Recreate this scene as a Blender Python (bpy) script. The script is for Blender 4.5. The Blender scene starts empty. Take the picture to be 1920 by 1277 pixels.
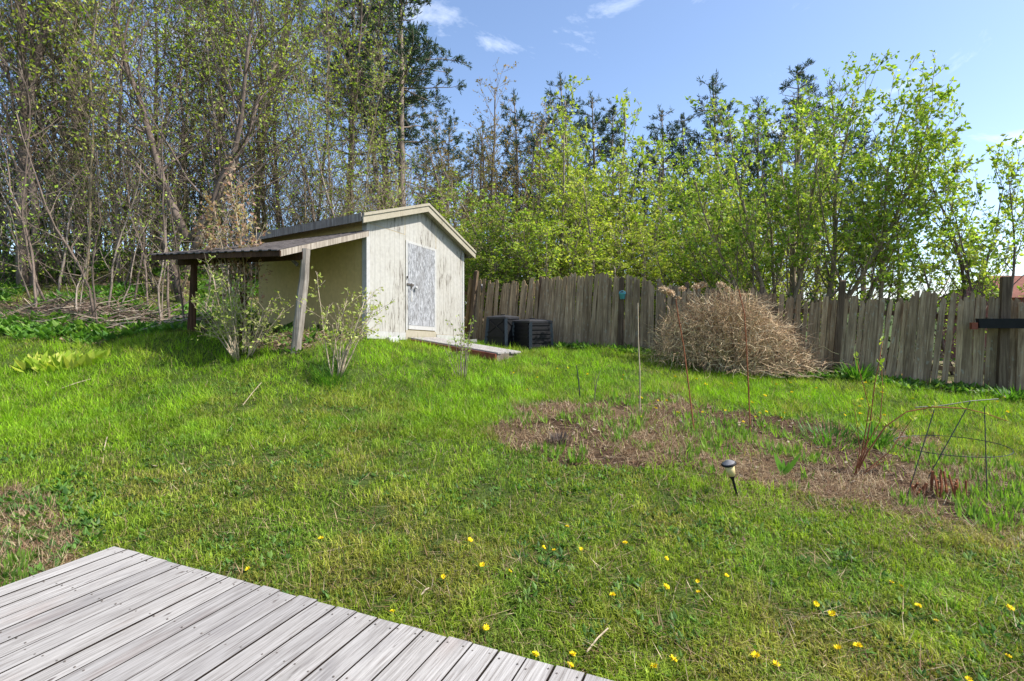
import bpy, math, random
import numpy as np
from mathutils import Vector, Matrix, Euler

# ------------------------------------------------------------------ camera, sky, sun, exposure
scene = bpy.context.scene
C = scene.collection
F, CX, HOR, EYE = 1000.0, 960.0, 600.0, 1.55        # focal length in photo pixels, centre column, horizon row, eye height over deck
cam_data = bpy.data.cameras.new("camera")
cam_data.sensor_width = 36.0
cam_data.lens = 36.0 * F / 1920.0
cam_data.shift_y = -(1277 / 2 - HOR) / 1920.0
cam_data.clip_start = 0.05
cam_data.clip_end = 3000.0
cam = bpy.data.objects.new("camera", cam_data)
cam.location = (0, 0, EYE)
cam.rotation_euler = (math.radians(90), 0, 0)
C.objects.link(cam)
scene.camera = cam

SUN_EL = math.radians(50)
SUN_AZ = math.atan2(0.97, -0.20)                      # clockwise from +Y
sun_dir = Vector((math.sin(SUN_AZ) * math.cos(SUN_EL), math.cos(SUN_AZ) * math.cos(SUN_EL), math.sin(SUN_EL)))

world = bpy.data.worlds.new("World")
scene.world = world
world.use_nodes = True
wn, wl = world.node_tree.nodes, world.node_tree.links
wn.clear()
w_out = wn.new("ShaderNodeOutputWorld")
w_bg = wn.new("ShaderNodeBackground")
w_bg.inputs["Strength"].default_value = 0.13
w_sky = wn.new("ShaderNodeTexSky")
w_sky.sky_type = 'NISHITA'
w_sky.sun_disc = False
w_sky.sun_elevation = SUN_EL
w_sky.sun_rotation = SUN_AZ
w_sky.altitude = 200
w_sky.air_density = 0.85
w_sky.dust_density = 1.3
w_sky.ozone_density = 2.0
# thin torn clouds over the whole dome
w_tc = wn.new("ShaderNodeTexCoord")
w_sep = wn.new("ShaderNodeSeparateXYZ")
wl.new(w_tc.outputs["Generated"], w_sep.inputs[0])
w_add = wn.new("ShaderNodeMath"); w_add.operation = 'ADD'; w_add.inputs[1].default_value = 0.12
wl.new(w_sep.outputs["Z"], w_add.inputs[0])
w_max = wn.new("ShaderNodeMath"); w_max.operation = 'MAXIMUM'; w_max.inputs[1].default_value = 0.05
wl.new(w_add.outputs[0], w_max.inputs[0])
w_dx = wn.new("ShaderNodeMath"); w_dx.operation = 'DIVIDE'
w_dy = wn.new("ShaderNodeMath"); w_dy.operation = 'DIVIDE'
wl.new(w_sep.outputs["X"], w_dx.inputs[0]); wl.new(w_max.outputs[0], w_dx.inputs[1])
wl.new(w_sep.outputs["Y"], w_dy.inputs[0]); wl.new(w_max.outputs[0], w_dy.inputs[1])
w_cmb = wn.new("ShaderNodeCombineXYZ")
wl.new(w_dx.outputs[0], w_cmb.inputs[0]); wl.new(w_dy.outputs[0], w_cmb.inputs[1])
w_map = wn.new("ShaderNodeMapping"); w_map.inputs["Location"].default_value = (4.4, 3.9, 0.0)
wl.new(w_cmb.outputs[0], w_map.inputs[0])
w_n1 = wn.new("ShaderNodeTexNoise")
w_n1.inputs["Scale"].default_value = 1.8; w_n1.inputs["Detail"].default_value = 8; w_n1.inputs["Roughness"].default_value = 0.62
w_n1.inputs["Distortion"].default_value = 0.9
wl.new(w_map.outputs[0], w_n1.inputs["Vector"])
w_r = wn.new("ShaderNodeValToRGB")
w_r.color_ramp.elements[0].position = 0.56; w_r.color_ramp.elements[0].color = (0, 0, 0, 1)
w_r.color_ramp.elements[1].position = 0.74; w_r.color_ramp.elements[1].color = (0.45, 0.45, 0.45, 1)
wl.new(w_n1.outputs["Fac"], w_r.inputs[0])
w_mix = wn.new("ShaderNodeMixRGB")
w_mix.inputs["Color2"].default_value = (6.6, 6.9, 7.4, 1)
wl.new(w_r.outputs[0], w_mix.inputs["Fac"])
wl.new(w_sky.outputs[0], w_mix.inputs["Color1"])
wl.new(w_mix.outputs[0], w_bg.inputs["Color"])
wl.new(w_bg.outputs[0], w_out.inputs["Surface"])

sun_data = bpy.data.lights.new("sun", 'SUN')
sun_data.energy = 3.8
sun_data.angle = math.radians(0.53)
sun_data.color = (1.0, 0.95, 0.87)
sun = bpy.data.objects.new("sun", sun_data)
sun.location = (20, 12, 30)
sun.rotation_euler = sun_dir.to_track_quat('Z', 'Y').to_euler()
C.objects.link(sun)

scene.view_settings.view_transform = 'Standard'
scene.view_settings.look = 'None'
scene.view_settings.exposure = 1.15
scene.view_settings.gamma = 1.0
scene.cycles.max_bounces = 8
scene.cycles.transparent_max_bounces = 8
scene.cycles.sample_clamp_indirect = 6.0

# ------------------------------------------------------------------ helpers
RS = np.random.RandomState
Z3 = np.array([0.0, 0.0, 1.0])

def unit(v):
    v = np.asarray(v, float)
    return v / (np.linalg.norm(v) + 1e-12)

class MB:
    """collects vertices, quads and triangles of ONE mesh"""
    def __init__(self):
        self.v, self.q, self.t, self.c, self.n = [], [], [], [], 0
    def add(self, v, q=None, t=None, col=None):
        v = np.asarray(v, float).reshape(-1, 3)
        if q is not None and len(q): self.q.append(np.asarray(q, int).reshape(-1, 4) + self.n)
        if t is not None and len(t): self.t.append(np.asarray(t, int).reshape(-1, 3) + self.n)
        self.v.append(v)
        if col is None: col = (1, 1, 1)
        col = np.asarray(col, float)
        if col.ndim == 1: col = np.tile(col, (len(v), 1))
        self.c.append(col)
        self.n += len(v)
    def box(self, x0, x1, y0, y1, z0, z1, fn=None, col=None):
        v = np.array([(x, y, z) for z in (z0, z1) for y in (y0, y1) for x in (x0, x1)], float)
        if fn is not None: v = np.array([fn(*p) for p in v])
        q = [(0, 2, 3, 1), (4, 5, 7, 6), (0, 1, 5, 4), (2, 6, 7, 3), (0, 4, 6, 2), (1, 3, 7, 5)]
        self.add(v, q, None, col)
    def hexa(self, v, col=None):
        q = [(0, 2, 3, 1), (4, 5, 7, 6), (0, 1, 5, 4), (2, 6, 7, 3), (0, 4, 6, 2), (1, 3, 7, 5)]
        self.add(v, q, None, col)
    def bar(self, a, b, w, h, up=(0, 0, 1), col=None):
        a, b = np.asarray(a, float), np.asarray(b, float)
        d = unit(b - a)
        s = unit(np.cross(d, up)); u = np.cross(s, d)
        v = [p + s * sx * w / 2 + u * su * h / 2 for p in (a, b) for su in (-1, 1) for sx in (-1, 1)]
        self.hexa(v, col)
    def tube(self, pts, rad, sides=6, col=None, cap=True):
        pts = np.asarray(pts, float); n = len(pts)
        rad = np.broadcast_to(np.asarray(rad, float), (n,))
        tg = np.gradient(pts, axis=0)
        tg /= (np.linalg.norm(tg, axis=1, keepdims=True) + 1e-9)
        m = tg.mean(0)
        ref = np.array([1.0, 0, 0]) if abs(m[0]) < 0.6 * np.linalg.norm(m) + 1e-6 else np.array([0, 1.0, 0])
        s = np.cross(tg, ref); s /= (np.linalg.norm(s, axis=1, keepdims=True) + 1e-9)
        u = np.cross(tg, s)
        a = np.arange(sides) * 2 * math.pi / sides
        v = pts[:, None, :] + rad[:, None, None] * (np.cos(a)[None, :, None] * s[:, None, :] + np.sin(a)[None, :, None] * u[:, None, :])
        i = np.arange(n - 1)[:, None] * sides; j = np.arange(sides)[None, :]; j2 = (j + 1) % sides
        q = np.stack([i + j, i + j2, i + sides + j2, i + sides + j], -1).reshape(-1, 4)
        t = None
        v = v.reshape(-1, 3)
        if cap:
            v = np.vstack([v, pts[-1:], pts[:1]])
            k = np.arange(sides); e = (n - 1) * sides
            t = np.vstack([np.stack([e + k, e + (k + 1) % sides, np.full(sides, n * sides)], -1),
                           np.stack([(k + 1) % sides, k, np.full(sides, n * sides + 1)], -1)])
        self.add(v, q, t, col)
    def lathe(self, prof, sides=16, base=(0, 0, 0), col=None, axis=None):
        """prof: list of (r, z)"""
        prof = np.asarray(prof, float)
        a = np.arange(sides) * 2 * math.pi / sides
        v = np.zeros((len(prof), sides, 3))
        v[..., 0] = prof[:, :1] * np.cos(a); v[..., 1] = prof[:, :1] * np.sin(a); v[..., 2] = prof[:, 1:2]
        v = v.reshape(-1, 3)
        if axis is not None:
            m = np.array(Vector(axis).to_track_quat('Z', 'Y').to_matrix())
            v = v @ m.T
        v = v + np.asarray(base, float)
        n = len(prof)
        i = np.arange(n - 1)[:, None] * sides; j = np.arange(sides)[None, :]; j2 = (j + 1) % sides
        q = np.stack([i + j, i + j2, i + sides + j2, i + sides + j], -1).reshape(-1, 4)
        self.add(v, q, None, col)
    def leaves(self, pos, axis, size, rng, width=0.55, col=None, fold=0.15, side=None):
        """diamond leaves: pos (n,3) base, axis (n,3) direction, size (n,)"""
        n = len(pos)
        if n == 0: return
        axis = axis / (np.linalg.norm(axis, axis=1, keepdims=True) + 1e-9)
        if side is None: side = rng.normal(size=(n, 3))
        side = side - axis * np.sum(side * axis, 1, keepdims=True)
        side /= (np.linalg.norm(side, axis=1, keepdims=True) + 1e-9)
        nor = np.cross(axis, side)
        s = np.asarray(size, float).reshape(-1, 1)
        mid = pos + axis * s * 0.45 - nor * s * fold
        v = np.stack([pos, mid + side * s * width * 0.5, pos + axis * s, mid - side * s * width * 0.5], 1).reshape(-1, 3)
        q = np.arange(n)[:, None] * 4 + np.array([[0, 1, 2, 3]])
        if col is None: col = np.ones((n, 3))
        self.add(v, q, None, np.repeat(np.asarray(col, float), 4, axis=0))
    def mesh(self, name, smooth=False, color=False):
        V = np.vstack(self.v) if self.v else np.zeros((0, 3))
        Q = np.vstack(self.q) if self.q else np.zeros((0, 4), int)
        T = np.vstack(self.t) if self.t else np.zeros((0, 3), int)
        me = bpy.data.meshes.new(name)
        me.vertices.add(len(V)); me.vertices.foreach_set("co", V.astype(np.float32).ravel())
        nl = Q.size + T.size
        me.loops.add(nl)
        me.loops.foreach_set("vertex_index", np.concatenate([Q.ravel(), T.ravel()]).astype(np.int32))
        me.polygons.add(len(Q) + len(T))
        ls = np.concatenate([np.arange(len(Q)) * 4, Q.size + np.arange(len(T)) * 3]).astype(np.int32)
        me.polygons.foreach_set("loop_start", ls)
        me.polygons.foreach_set("use_smooth", np.full(len(ls), bool(smooth)))
        if color:
            col = np.vstack(self.c)
            col = np.hstack([col, np.ones((len(col), 1))]).astype(np.float32)
            at = me.color_attributes.new("tint", 'FLOAT_COLOR', 'POINT')
            at.data.foreach_set("color", col.ravel())
        me.update(calc_edges=True)
        return me
    def shift(self, loc):
        loc = np.asarray(loc, float)
        self.v = [v - loc for v in self.v]
        return self

def put(name, me, material, parent=None, loc=None, rot=None):
    o = bpy.data.objects.new(name, me)
    if material is not None and not me.materials: me.materials.append(material)
    C.objects.link(o)
    if parent is not None: o.parent = parent
    if loc is not None: o.location = loc
    if rot is not None: o.rotation_euler = rot
    return o

def part(name, mb, material, parent, smooth=False, color=False):
    """mb holds world coordinates; the part is stored relative to its thing's Empty (unrotated)"""
    base = parent
    loc = np.zeros(3)
    while base is not None:
        loc += np.array(base.location); base = base.parent
    return put(name, mb.shift(loc).mesh(name, smooth, color), material, parent)

def tag(o, label, cat, group=None):
    o["label"] = label; o["category"] = cat
    if group: o["group"] = group
    return o

def thing(name, label, cat, loc, group=None, rz=0.0, scale=1.0):
    o = bpy.data.objects.new(name, None)
    o.empty_display_size = 0.2
    C.objects.link(o)
    o.location = [float(x) for x in loc]; o.rotation_euler = (0, 0, rz); o.scale = (scale,) * 3
    return tag(o, label, cat, group)

def solo(name, mb, material, label, cat, loc, group=None, smooth=False, color=False):
    o = put(name, mb.shift(loc).mesh(name, smooth, color), material, None, [float(x) for x in loc])
    return tag(o, label, cat, group)

def copy_tree(o, parent=None):
    c = o.copy(); C.objects.link(c)
    if parent is not None: c.parent = parent
    for ch in list(o.children): copy_tree(ch, c)
    return c

# value noise in numpy
_perm = RS(77).rand(256, 256)
def vnoise(x, y, s=1.0, seed=0):
    x = np.asarray(x, float) / s + seed * 17.3 + 1000; y = np.asarray(y, float) / s + seed * 9.1 + 1000
    xi = np.floor(x).astype(int); yi = np.floor(y).astype(int)
    fx = x - xi; fy = y - yi
    fx = fx * fx * (3 - 2 * fx); fy = fy * fy * (3 - 2 * fy)
    g = lambda a, b: _perm[a & 255, b & 255]
    return (g(xi, yi) * (1 - fx) + g(xi + 1, yi) * fx) * (1 - fy) + (g(xi, yi + 1) * (1 - fx) + g(xi + 1, yi + 1) * fx) * fy
def fnoise(x, y, s=1.0, seed=0):
    return (vnoise(x, y, s, seed) * 0.5 + vnoise(x, y, s / 2.1, seed + 1) * 0.3 + vnoise(x, y, s / 4.3, seed + 2) * 0.2)

def inpoly(px, py, poly):
    px = np.asarray(px, float); py = np.asarray(py, float)
    r = np.zeros(px.shape, bool); n = len(poly)
    for i in range(n):
        x1, y1 = poly[i]; x2, y2 = poly[(i + 1) % n]
        c = ((y1 > py) != (y2 > py)) & (px < (x2 - x1) * (py - y1) / (y2 - y1 + 1e-12) + x1)
        r ^= c
    return r

# ------------------------------------------------------------------ terrain
def PX(px, py, Y):                       # a photo pixel at a known distance
    return np.array([(px - CX) / F * Y, Y, EYE - (py - HOR) / F * Y])

ctrl = [(-2.7, 3.7, -.2), (0, 2.3, -.28), (3, 3, -.3), (0, -4, -.3), (6, -4, -.45), (-6, -4, -.2), (-5, 2, -.12), (6, 2, -.4),
        (-7.75, 10.2, 1.14), (-3.485, 8.755, 1.04), (-5.963, 9.956, 1.33), (-4.72, 9.355, 1.17), (-2.785, 10.2, 1.16), (-1.23, 13.4, .98),
        (-5.45, 11.5, 1.3), (-3.9, 14.7, 1.4), (-8, 25, 3.5), (-20, 30, 3.5), (-30, 50, 3), (-3, 18, 1.6), (-3, 30, 2.0), (3, 16, .9), (3, 30, .9),
        (10, 14, .35), (12, 30, -.3), (25, 20, -1.0), (20, 5, -.6), (15, 0, -.7), (40, 60, -2), (-40, 100, 0), (0, 100, 0), (100, 100, -4),
        (-100, 0, 2), (100, 0, -4), (0, -100, -2), (-400, -400, -3), (400, -400, -4), (400, 400, -4), (-400, 400, -2), (0, 400, -2), (400, 0, -4), (-400, 0, -2),
        (-14, 2, .2), (-16, 10, 1.6)]
for px, py, Y in [(1383, 935, 5.1), (1150, 830, 6.1), (1200, 760, 7.6), (1200, 655, 12.25), (900, 645, 13.9), (1400, 698, 11.3), (1560, 700, 10.66),
                  (1640, 708, 10.36), (1900, 738, 9.5), (1900, 960, 5.0), (1920, 800, 7.7), (0, 640, 9.8), (115, 685, 9.0), (450, 800, 6.6), (200, 860, 5.6),
                  (700, 760, 7.4), (700, 900, 5.0), (865, 720, 8.6), (630, 710, 8.3), (450, 680, 8.8), (30, 560, 12.5), (200, 560, 12.5), (100, 490, 16),
                  (300, 500, 16), (330, 570, 13), (-200, 520, 14), (1050, 690, 10.2)]:
    ctrl.append(tuple(PX(px, py, Y)))
ctrl = np.array(ctrl)
def _U(r2): return 0.5 * r2 * np.log(r2 + 1e-9)
_P = ctrl[:, :2]
_n = len(_P)
_K = _U(((_P[:, None] - _P[None]) ** 2).sum(-1)) + np.eye(_n) * 0.02
_A = np.zeros((_n + 3, _n + 3)); _A[:_n, :_n] = _K
_A[:_n, _n:] = np.hstack([np.ones((_n, 1)), _P]); _A[_n:, :_n] = _A[:_n, _n:].T
_W = np.linalg.solve(_A, np.concatenate([ctrl[:, 2], [0, 0, 0]]))
def height(x, y):
    x = np.asarray(x, float); y = np.asarray(y, float); sh = x.shape
    p = np.stack([x.ravel(), y.ravel()], -1)
    out = np.zeros(len(p))
    for a in range(0, len(p), 40000):
        b = p[a:a + 40000]
        out[a:a + 40000] = _U(((b[:, None] - _P[None]) ** 2).sum(-1)) @ _W[:_n] + _W[_n] + b @ _W[_n + 1:]
    near = np.clip(1 - np.hypot(p[:, 0], p[:, 1] - 8) / 30, 0, 1)
    out += near * (fnoise(p[:, 0], p[:, 1], 0.9, 3) - 0.5) * 0.07
    return out.reshape(sh)
GX = np.arange(-24, 22.01, 0.1); GY = np.arange(-3, 30.01, 0.1)
GH = height(*np.meshgrid(GX, GY, indexing='ij'))
def gz(x, y):                            # fast lookup near the yard
    fx = np.clip((np.asarray(x, float) + 24) / 0.1, 0, len(GX) - 1.001); fy = np.clip((np.asarray(y, float) + 3) / 0.1, 0, len(GY) - 1.001)
    i = fx.astype(int); j = fy.astype(int); u = fx - i; w = fy - j
    return (GH[i, j] * (1 - u) + GH[i + 1, j] * u) * (1 - w) + (GH[i, j + 1] * (1 - u) + GH[i + 1, j + 1] * u) * w
def hit(px, py):                         # where the ray of a photo pixel meets the ground
    for Y in np.arange(1.5, 28, 0.02):
        p = PX(px, py, Y)
        if p[2] <= float(gz(p[0], p[1])): return np.array([p[0], p[1], float(gz(p[0], p[1]))])
    return PX(px, py, 28)
def on(px, Y):                           # a point of the ground at a column and distance
    x = (px - CX) / F * Y
    z = float(gz(x, Y)) if (-23 < x < 21 and Y < 29) else float(height(np.array([x]), np.array([Y]))[0])
    return np.array([x, Y, z])
def proj(x, y, z):
    y = np.maximum(y, 0.05)
    return CX + F * x / y, HOR + F * (EYE - z) / y

# regions of the yard, outlined on the ground
BED = [(935, 805), (960, 772), (1010, 757), (1110, 752), (1230, 745), (1330, 762), (1480, 778), (1600, 800), (1700, 812), (1800, 840), (1920, 880),
       (2200, 930), (2200, 1010), (1920, 985), (1800, 975), (1650, 955), (1500, 925), (1400, 908), (1300, 885), (1180, 880), (1090, 888), (1010, 868), (950, 840)]
LEFTDRY = [(-600, 900), (-100, 905), (40, 905), (100, 930), (130, 965), (150, 1010), (120, 1060), (40, 1120), (-600, 1300)]
def masks(x, y, z):
    px, py = proj(x, y, z)
    jx = (fnoise(x, y, 0.5, 11) - .5) * 90; jy = (fnoise(x, y, 0.5, 15) - .5) * 45
    bed = inpoly(px + jx, py + jy, BED)
    ldry = inpoly(px + jx, py + jy, LEFTDRY) & (y > 0.5)
    fringe = inpoly(px + jx * 1.9, py + jy * 2.0, BED) & ~bed
    wood = ((y > 10.0 + 0.05 * np.abs(x + 9) + (fnoise(x, y, .8, 21) - .5) * .9) & (x < -6.0)) | ((y > 10.6) & (x < -4.5) & (y > 9.6 - (x + 6) * .48)) | ((y > 14.6) & (x < -1.2))
    # under the lean-to roof
    s = -((x + 2.785) * .4364 + (y - 10.2) * .8998); t = -(x + 2.785) * .8998 + (y - 10.2) * .4364
    lean = (s > -3.5) & (s < 1.65 + (fnoise(x, y, .4, 31) - .5) * .5) & (t > -0.05) & (t < 3.4)
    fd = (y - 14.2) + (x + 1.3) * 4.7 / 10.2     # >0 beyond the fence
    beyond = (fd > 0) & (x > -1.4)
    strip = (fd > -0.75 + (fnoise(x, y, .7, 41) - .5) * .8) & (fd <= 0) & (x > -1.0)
    return px, py, bed, ldry, fringe, wood, lean, beyond, strip

# ------------------------------------------------------------------ materials
def new_mat(name):
    m = bpy.data.materials.new(name); m.use_nodes = True
    nt = m.node_tree; nt.nodes.clear()
    return m, nt, nt.nodes, nt.links
def N(nt, kind, **kw):
    n = nt.nodes.new(kind)
    for k, v in kw.items():
        if k in n.inputs: n.inputs[k].default_value = v
        else: setattr(n, k, v)
    return n
def ramp(nt, src, stops):
    r = nt.nodes.new("ShaderNodeValToRGB"); e = r.color_ramp.elements
    while len(e) > 1: e.remove(e[-1])
    e[0].position = stops[0][0]; e[0].color = (*stops[0][1], 1)
    for p, c in stops[1:]:
        k = e.new(p); k.color = (*c, 1)
    nt.links.new(src, r.inputs[0])
    return r.outputs[0]
def mixc(nt, fac, a, b, mode='MIX'):
    m = nt.nodes.new("ShaderNodeMixRGB"); m.blend_type = mode
    for i, s in zip(("Fac", "Color1", "Color2"), (fac, a, b)):
        if isinstance(s, (int, float)): m.inputs[i].default_value = s
        elif isinstance(s, tuple): m.inputs[i].default_value = (*s, 1)
        else: nt.links.new(s, m.inputs[i])
    return m.outputs[0]
def coords(nt, scale=(1, 1, 1), rand=False, which="Object"):
    tc = nt.nodes.new("ShaderNodeTexCoord"); mp = nt.nodes.new("ShaderNodeMapping")
    mp.inputs["Scale"].default_value = scale
    src = tc.outputs[which]
    if rand:
        oi = nt.nodes.new("ShaderNodeObjectInfo"); ml = nt.nodes.new("ShaderNodeVectorMath"); ml.operation = 'MULTIPLY_ADD'
        cb = nt.nodes.new("ShaderNodeCombineXYZ")
        for i in range(3): nt.links.new(oi.outputs["Random"], cb.inputs[i])
        ml.inputs[1].default_value = (37.0, 91.0, 53.0)
        nt.links.new(cb.outputs[0], ml.inputs[0]); nt.links.new(src, ml.inputs[2]); src = ml.outputs[0]
    nt.links.new(src, mp.inputs[0])
    return mp.outputs[0]
def noise(nt, vec, scale, detail=4, rough=0.55, dist=0.0):
    n = nt.nodes.new("ShaderNodeTexNoise")
    n.inputs["Scale"].default_value = scale; n.inputs["Detail"].default_value = detail; n.inputs["Roughness"].default_value = rough; n.inputs["Distortion"].default_value = dist
    nt.links.new(vec, n.inputs["Vector"])
    return n.outputs["Fac"]
def finish(m, nt, color, rough=0.8, bump=None, bstr=0.3, bdist=0.01, spec=0.3, metallic=0.0):
    p = nt.nodes.new("ShaderNodeBsdfPrincipled"); o = nt.nodes.new("ShaderNodeOutputMaterial")
    if isinstance(color, tuple): p.inputs["Base Color"].default_value = (*color, 1)
    else: nt.links.new(color, p.inputs["Base Color"])
    if isinstance(rough, (int, float)): p.inputs["Roughness"].default_value = rough
    else: nt.links.new(rough, p.inputs["Roughness"])
    p.inputs["Specular IOR Level"].default_value = spec
    p.inputs["Metallic"].default_value = metallic
    if bump is not None:
        b = nt.nodes.new("ShaderNodeBump"); b.inputs["Strength"].default_value = bstr; b.inputs["Distance"].default_value = bdist
        nt.links.new(bump, b.inputs["Height"]); nt.links.new(b.outputs[0], p.inputs["Normal"])
    nt.links.new(p.outputs[0], o.inputs[0])
    return m

def mat_leaf(name, trans=0.45, boost=(1.25, 1.3, 0.6), rough=0.5, spec=0.25):
    m, nt, nd, lk = new_mat(name)
    at = nd.new("ShaderNodeAttribute"); at.attribute_name = "tint"
    oi = nd.new("ShaderNodeObjectInfo")
    v = ramp(nt, oi.outputs["Random"], [(0, (.86, .9, .9)), (1, (1.12, 1.08, 1.0))])
    col = mixc(nt, 1.0, at.outputs["Color"], v, 'MULTIPLY')
    p = N(nt, "ShaderNodeBsdfPrincipled", Roughness=rough); p.inputs["Specular IOR Level"].default_value = spec
    lk.new(col, p.inputs["Base Color"])
    tr = nd.new("ShaderNodeBsdfTranslucent")
    lk.new(mixc(nt, 1.0, col, boost, 'MULTIPLY'), tr.inputs["Color"])
    mx = nd.new("ShaderNodeMixShader"); mx.inputs[0].default_value = trans
    lk.new(p.outputs[0], mx.inputs[1]); lk.new(tr.outputs[0], mx.inputs[2])
    o = nd.new("ShaderNodeOutputMaterial"); lk.new(mx.outputs[0], o.inputs[0])
    return m
M_leaf = mat_leaf("leaf")
M_needle = mat_leaf("needle", 0.2, (1, 1.1, .8), 0.6)
M_grass = mat_leaf("grass_blade", 0.4, (1.2, 1.3, 0.5), 0.55, 0.2)
M_straw = mat_leaf("straw", 0.2, (1, 1, .9), 0.7, 0.2)

def mat_bark(name, dark, light, scale=6.0):
    m, nt, nd, lk = new_mat(name)
    v = coords(nt, (1, 1, .25), True)
    n1 = noise(nt, v, scale * 3, 5, .65); n2 = noise(nt, v, scale * .3, 2, .5)
    c = ramp(nt, n1, [(.3, dark), (.7, light)])
    c = mixc(nt, ramp(nt, n2, [(.4, (0, 0, 0)), (.7, (.5, .5, .5))]), c, tuple(min(1, x * 1.25) for x in light))
    return finish(m, nt, c, .9, n1, .6, .02, .1)
M_bark = mat_bark("bark_grey_brown", (.085, .067, .054), (.30, .25, .205))
M_bark_dark = mat_bark("bark_dark", (.052, .039, .033), (.20, .155, .126))
M_bark_pine = mat_bark("bark_pine", (.09, .072, .06), (.28, .225, .185))
M_bark_olive = mat_bark("bark_olive", (.10, .082, .052), (.31, .25, .16))
M_twig_pale = mat_bark("twig_pale", (.20, .155, .105), (.46, .38, .27), 12)
M_twig_red = mat_bark("twig_red", (.10, .035, .018), (.28, .11, .055), 12)

def mat_tint(name, rough=.8):
    m, nt, nd, lk = new_mat(name)
    at = nd.new("ShaderNodeAttribute"); at.attribute_name = "tint"
    return finish(m, nt, at.outputs["Color"], rough, spec=.15)
M_tint = mat_tint("dry_stem")

# weathered deck wood: local y runs along the board
m, nt, nd, lk = new_mat("deck_wood")
v = coords(nt, (26, .9, 26), True)
g1 = noise(nt, v, 3.0, 7, .62, .6)
v2 = coords(nt, (90, 2.2, 90), True)
g2 = noise(nt, v2, 2.0, 5, .6, .3)
v3 = coords(nt, (3.0, .9, 3.0), True)
g3 = noise(nt, v3, 1.6, 4, .6, .4)
c = ramp(nt, g1, [(.24, (.09, .08, .074)), (.38, (.225, .215, .205)), (.55, (.32, .31, .298)), (.75, (.40, .39, .375))])
c = mixc(nt, ramp(nt, g2, [(.32, (.85, .85, .85)), (.47, (0, 0, 0))]), c, (.13, .112, .10))
c = mixc(nt, ramp(nt, g3, [(.58, (0, 0, 0)), (.75, (.55, .55, .55))]), c, (.13, .123, .13))
v4 = coords(nt, (4, 1.2, 4), True)
g4 = noise(nt, v4, 1.1, 3, .5)
c = mixc(nt, ramp(nt, g4, [(.60, (0, 0, 0)), (.75, (.4, .4, .4))]), c, (.23, .17, .145))
oi = nd.new("ShaderNodeObjectInfo")
c = mixc(nt, 1.0, c, ramp(nt, oi.outputs["Random"], [(0, (.86, .85, .85)), (.5, (1, .985, .97)), (1, (1.12, 1.11, 1.1))]), 'MULTIPLY')
v5 = coords(nt, (16, 4.5, 16), True)
g5 = noise(nt, v5, 1.3, 3, .5)
c = mixc(nt, ramp(nt, g5, [(.70, (0, 0, 0)), (.76, (.85, .85, .85))]), c, (.06, .045, .04))
M_deck = finish(m, nt, c, .85, g2, .5, .004, .15)

def mat_oldwood(name, dark, mid, light, along='z', lichen=0.0, sc=1.0):
    m, nt, nd, lk = new_mat(name)
    s = (22 * sc, 22 * sc, 1.1) if along == 'z' else (1.1, 22 * sc, 22 * sc)
    v = coords(nt, s, True)
    g = noise(nt, v, 1.6, 7, .65, .5)
    c = ramp(nt, g, [(.25, dark), (.5, mid), (.75, light)])
    vb = coords(nt, (2, 2, 1.2), True)
    b = noise(nt, vb, 1.5, 4, .6)
    c = mixc(nt, ramp(nt, b, [(.45, (0, 0, 0)), (.75, (.6, .6, .6))]), c, dark)
    if lichen > 0:
        l = noise(nt, vb, 9, 3, .5)
        c = mixc(nt, ramp(nt, l, [(.62, (0, 0, 0)), (.68, (lichen,) * 3)]), c, (.34, .34, .27))
    oi = nd.new("ShaderNodeObjectInfo")
    c = mixc(nt, 1.0, c, ramp(nt, oi.outputs["Random"], [(0, (.72, .7, .67)), (.5, (1, 1, 1)), (1, (1.25, 1.22, 1.16))]), 'MULTIPLY')
    return finish(m, nt, c, .9, g, .7, .006, .1)
M_picket = mat_oldwood("picket_wood", (.095, .063, .038), (.29, .212, .132), (.54, .415, .265), lichen=.5)
M_post = mat_oldwood("fence_post_wood", (.055, .038, .025), (.14, .10, .068), (.26, .20, .135))
M_greypost = mat_oldwood("grey_post_wood", (.10, .085, .07), (.25, .22, .19), (.42, .39, .35))
M_brownpost = mat_oldwood("brown_post_wood", (.03, .018, .012), (.075, .04, .024), (.13, .07, .04))
M_dirtywood = mat_oldwood("dirty_board", (.05, .042, .035), (.13, .11, .09), (.23, .2, .17), along='x')

# painted siding, flaked
def mat_paint(name, base, flake, amount, streak=True):
    m, nt, nd, lk = new_mat(name)
    v = coords(nt, (7, 7, .9)); vb = coords(nt, (1, 1, 1))
    a = noise(nt, v, 2.6, 6, .7, .8); b = noise(nt, vb, 1.35, 3, .6); d = noise(nt, vb, 14, 5, .6)
    mul = nd.new("ShaderNodeMath"); mul.operation = 'MULTIPLY'
    lk.new(ramp(nt, a, [(.52, (0, 0, 0)), (.64, (1, 1, 1))]), mul.inputs[0]); lk.new(ramp(nt, b, [(.56 - amount, (0, 0, 0)), (.68 - amount, (1, 1, 1))]), mul.inputs[1])
    c = ramp(nt, d, [(.3, tuple(x * .86 for x in base)), (.7, tuple(min(1, x * 1.06) for x in base))])
    c = mixc(nt, ramp(nt, b, [(.35, (0, 0, 0)), (.7, (.35, .35, .35))]), c, (base[0] * .82, base[1] * .78, base[2] * .70))
    c = mixc(nt, mul.outputs[0], c, flake)
    return finish(m, nt, c, .75, mul.outputs[0], -.4, .004, .25)
M_siding = mat_paint("cream_siding", (.395, .385, .355), (.075, .06, .046), .11)
M_siding_tan = mat_paint("tan_siding", (.55, .42, .19), (.12, .085, .05), -.04)
M_trim = mat_paint("white_trim", (.42, .42, .41), (.16, .14, .12), .04)
M_barge = mat_paint("cream_bargeboard", (.34, .31, .24), (.16, .13, .09), .0)
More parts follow.
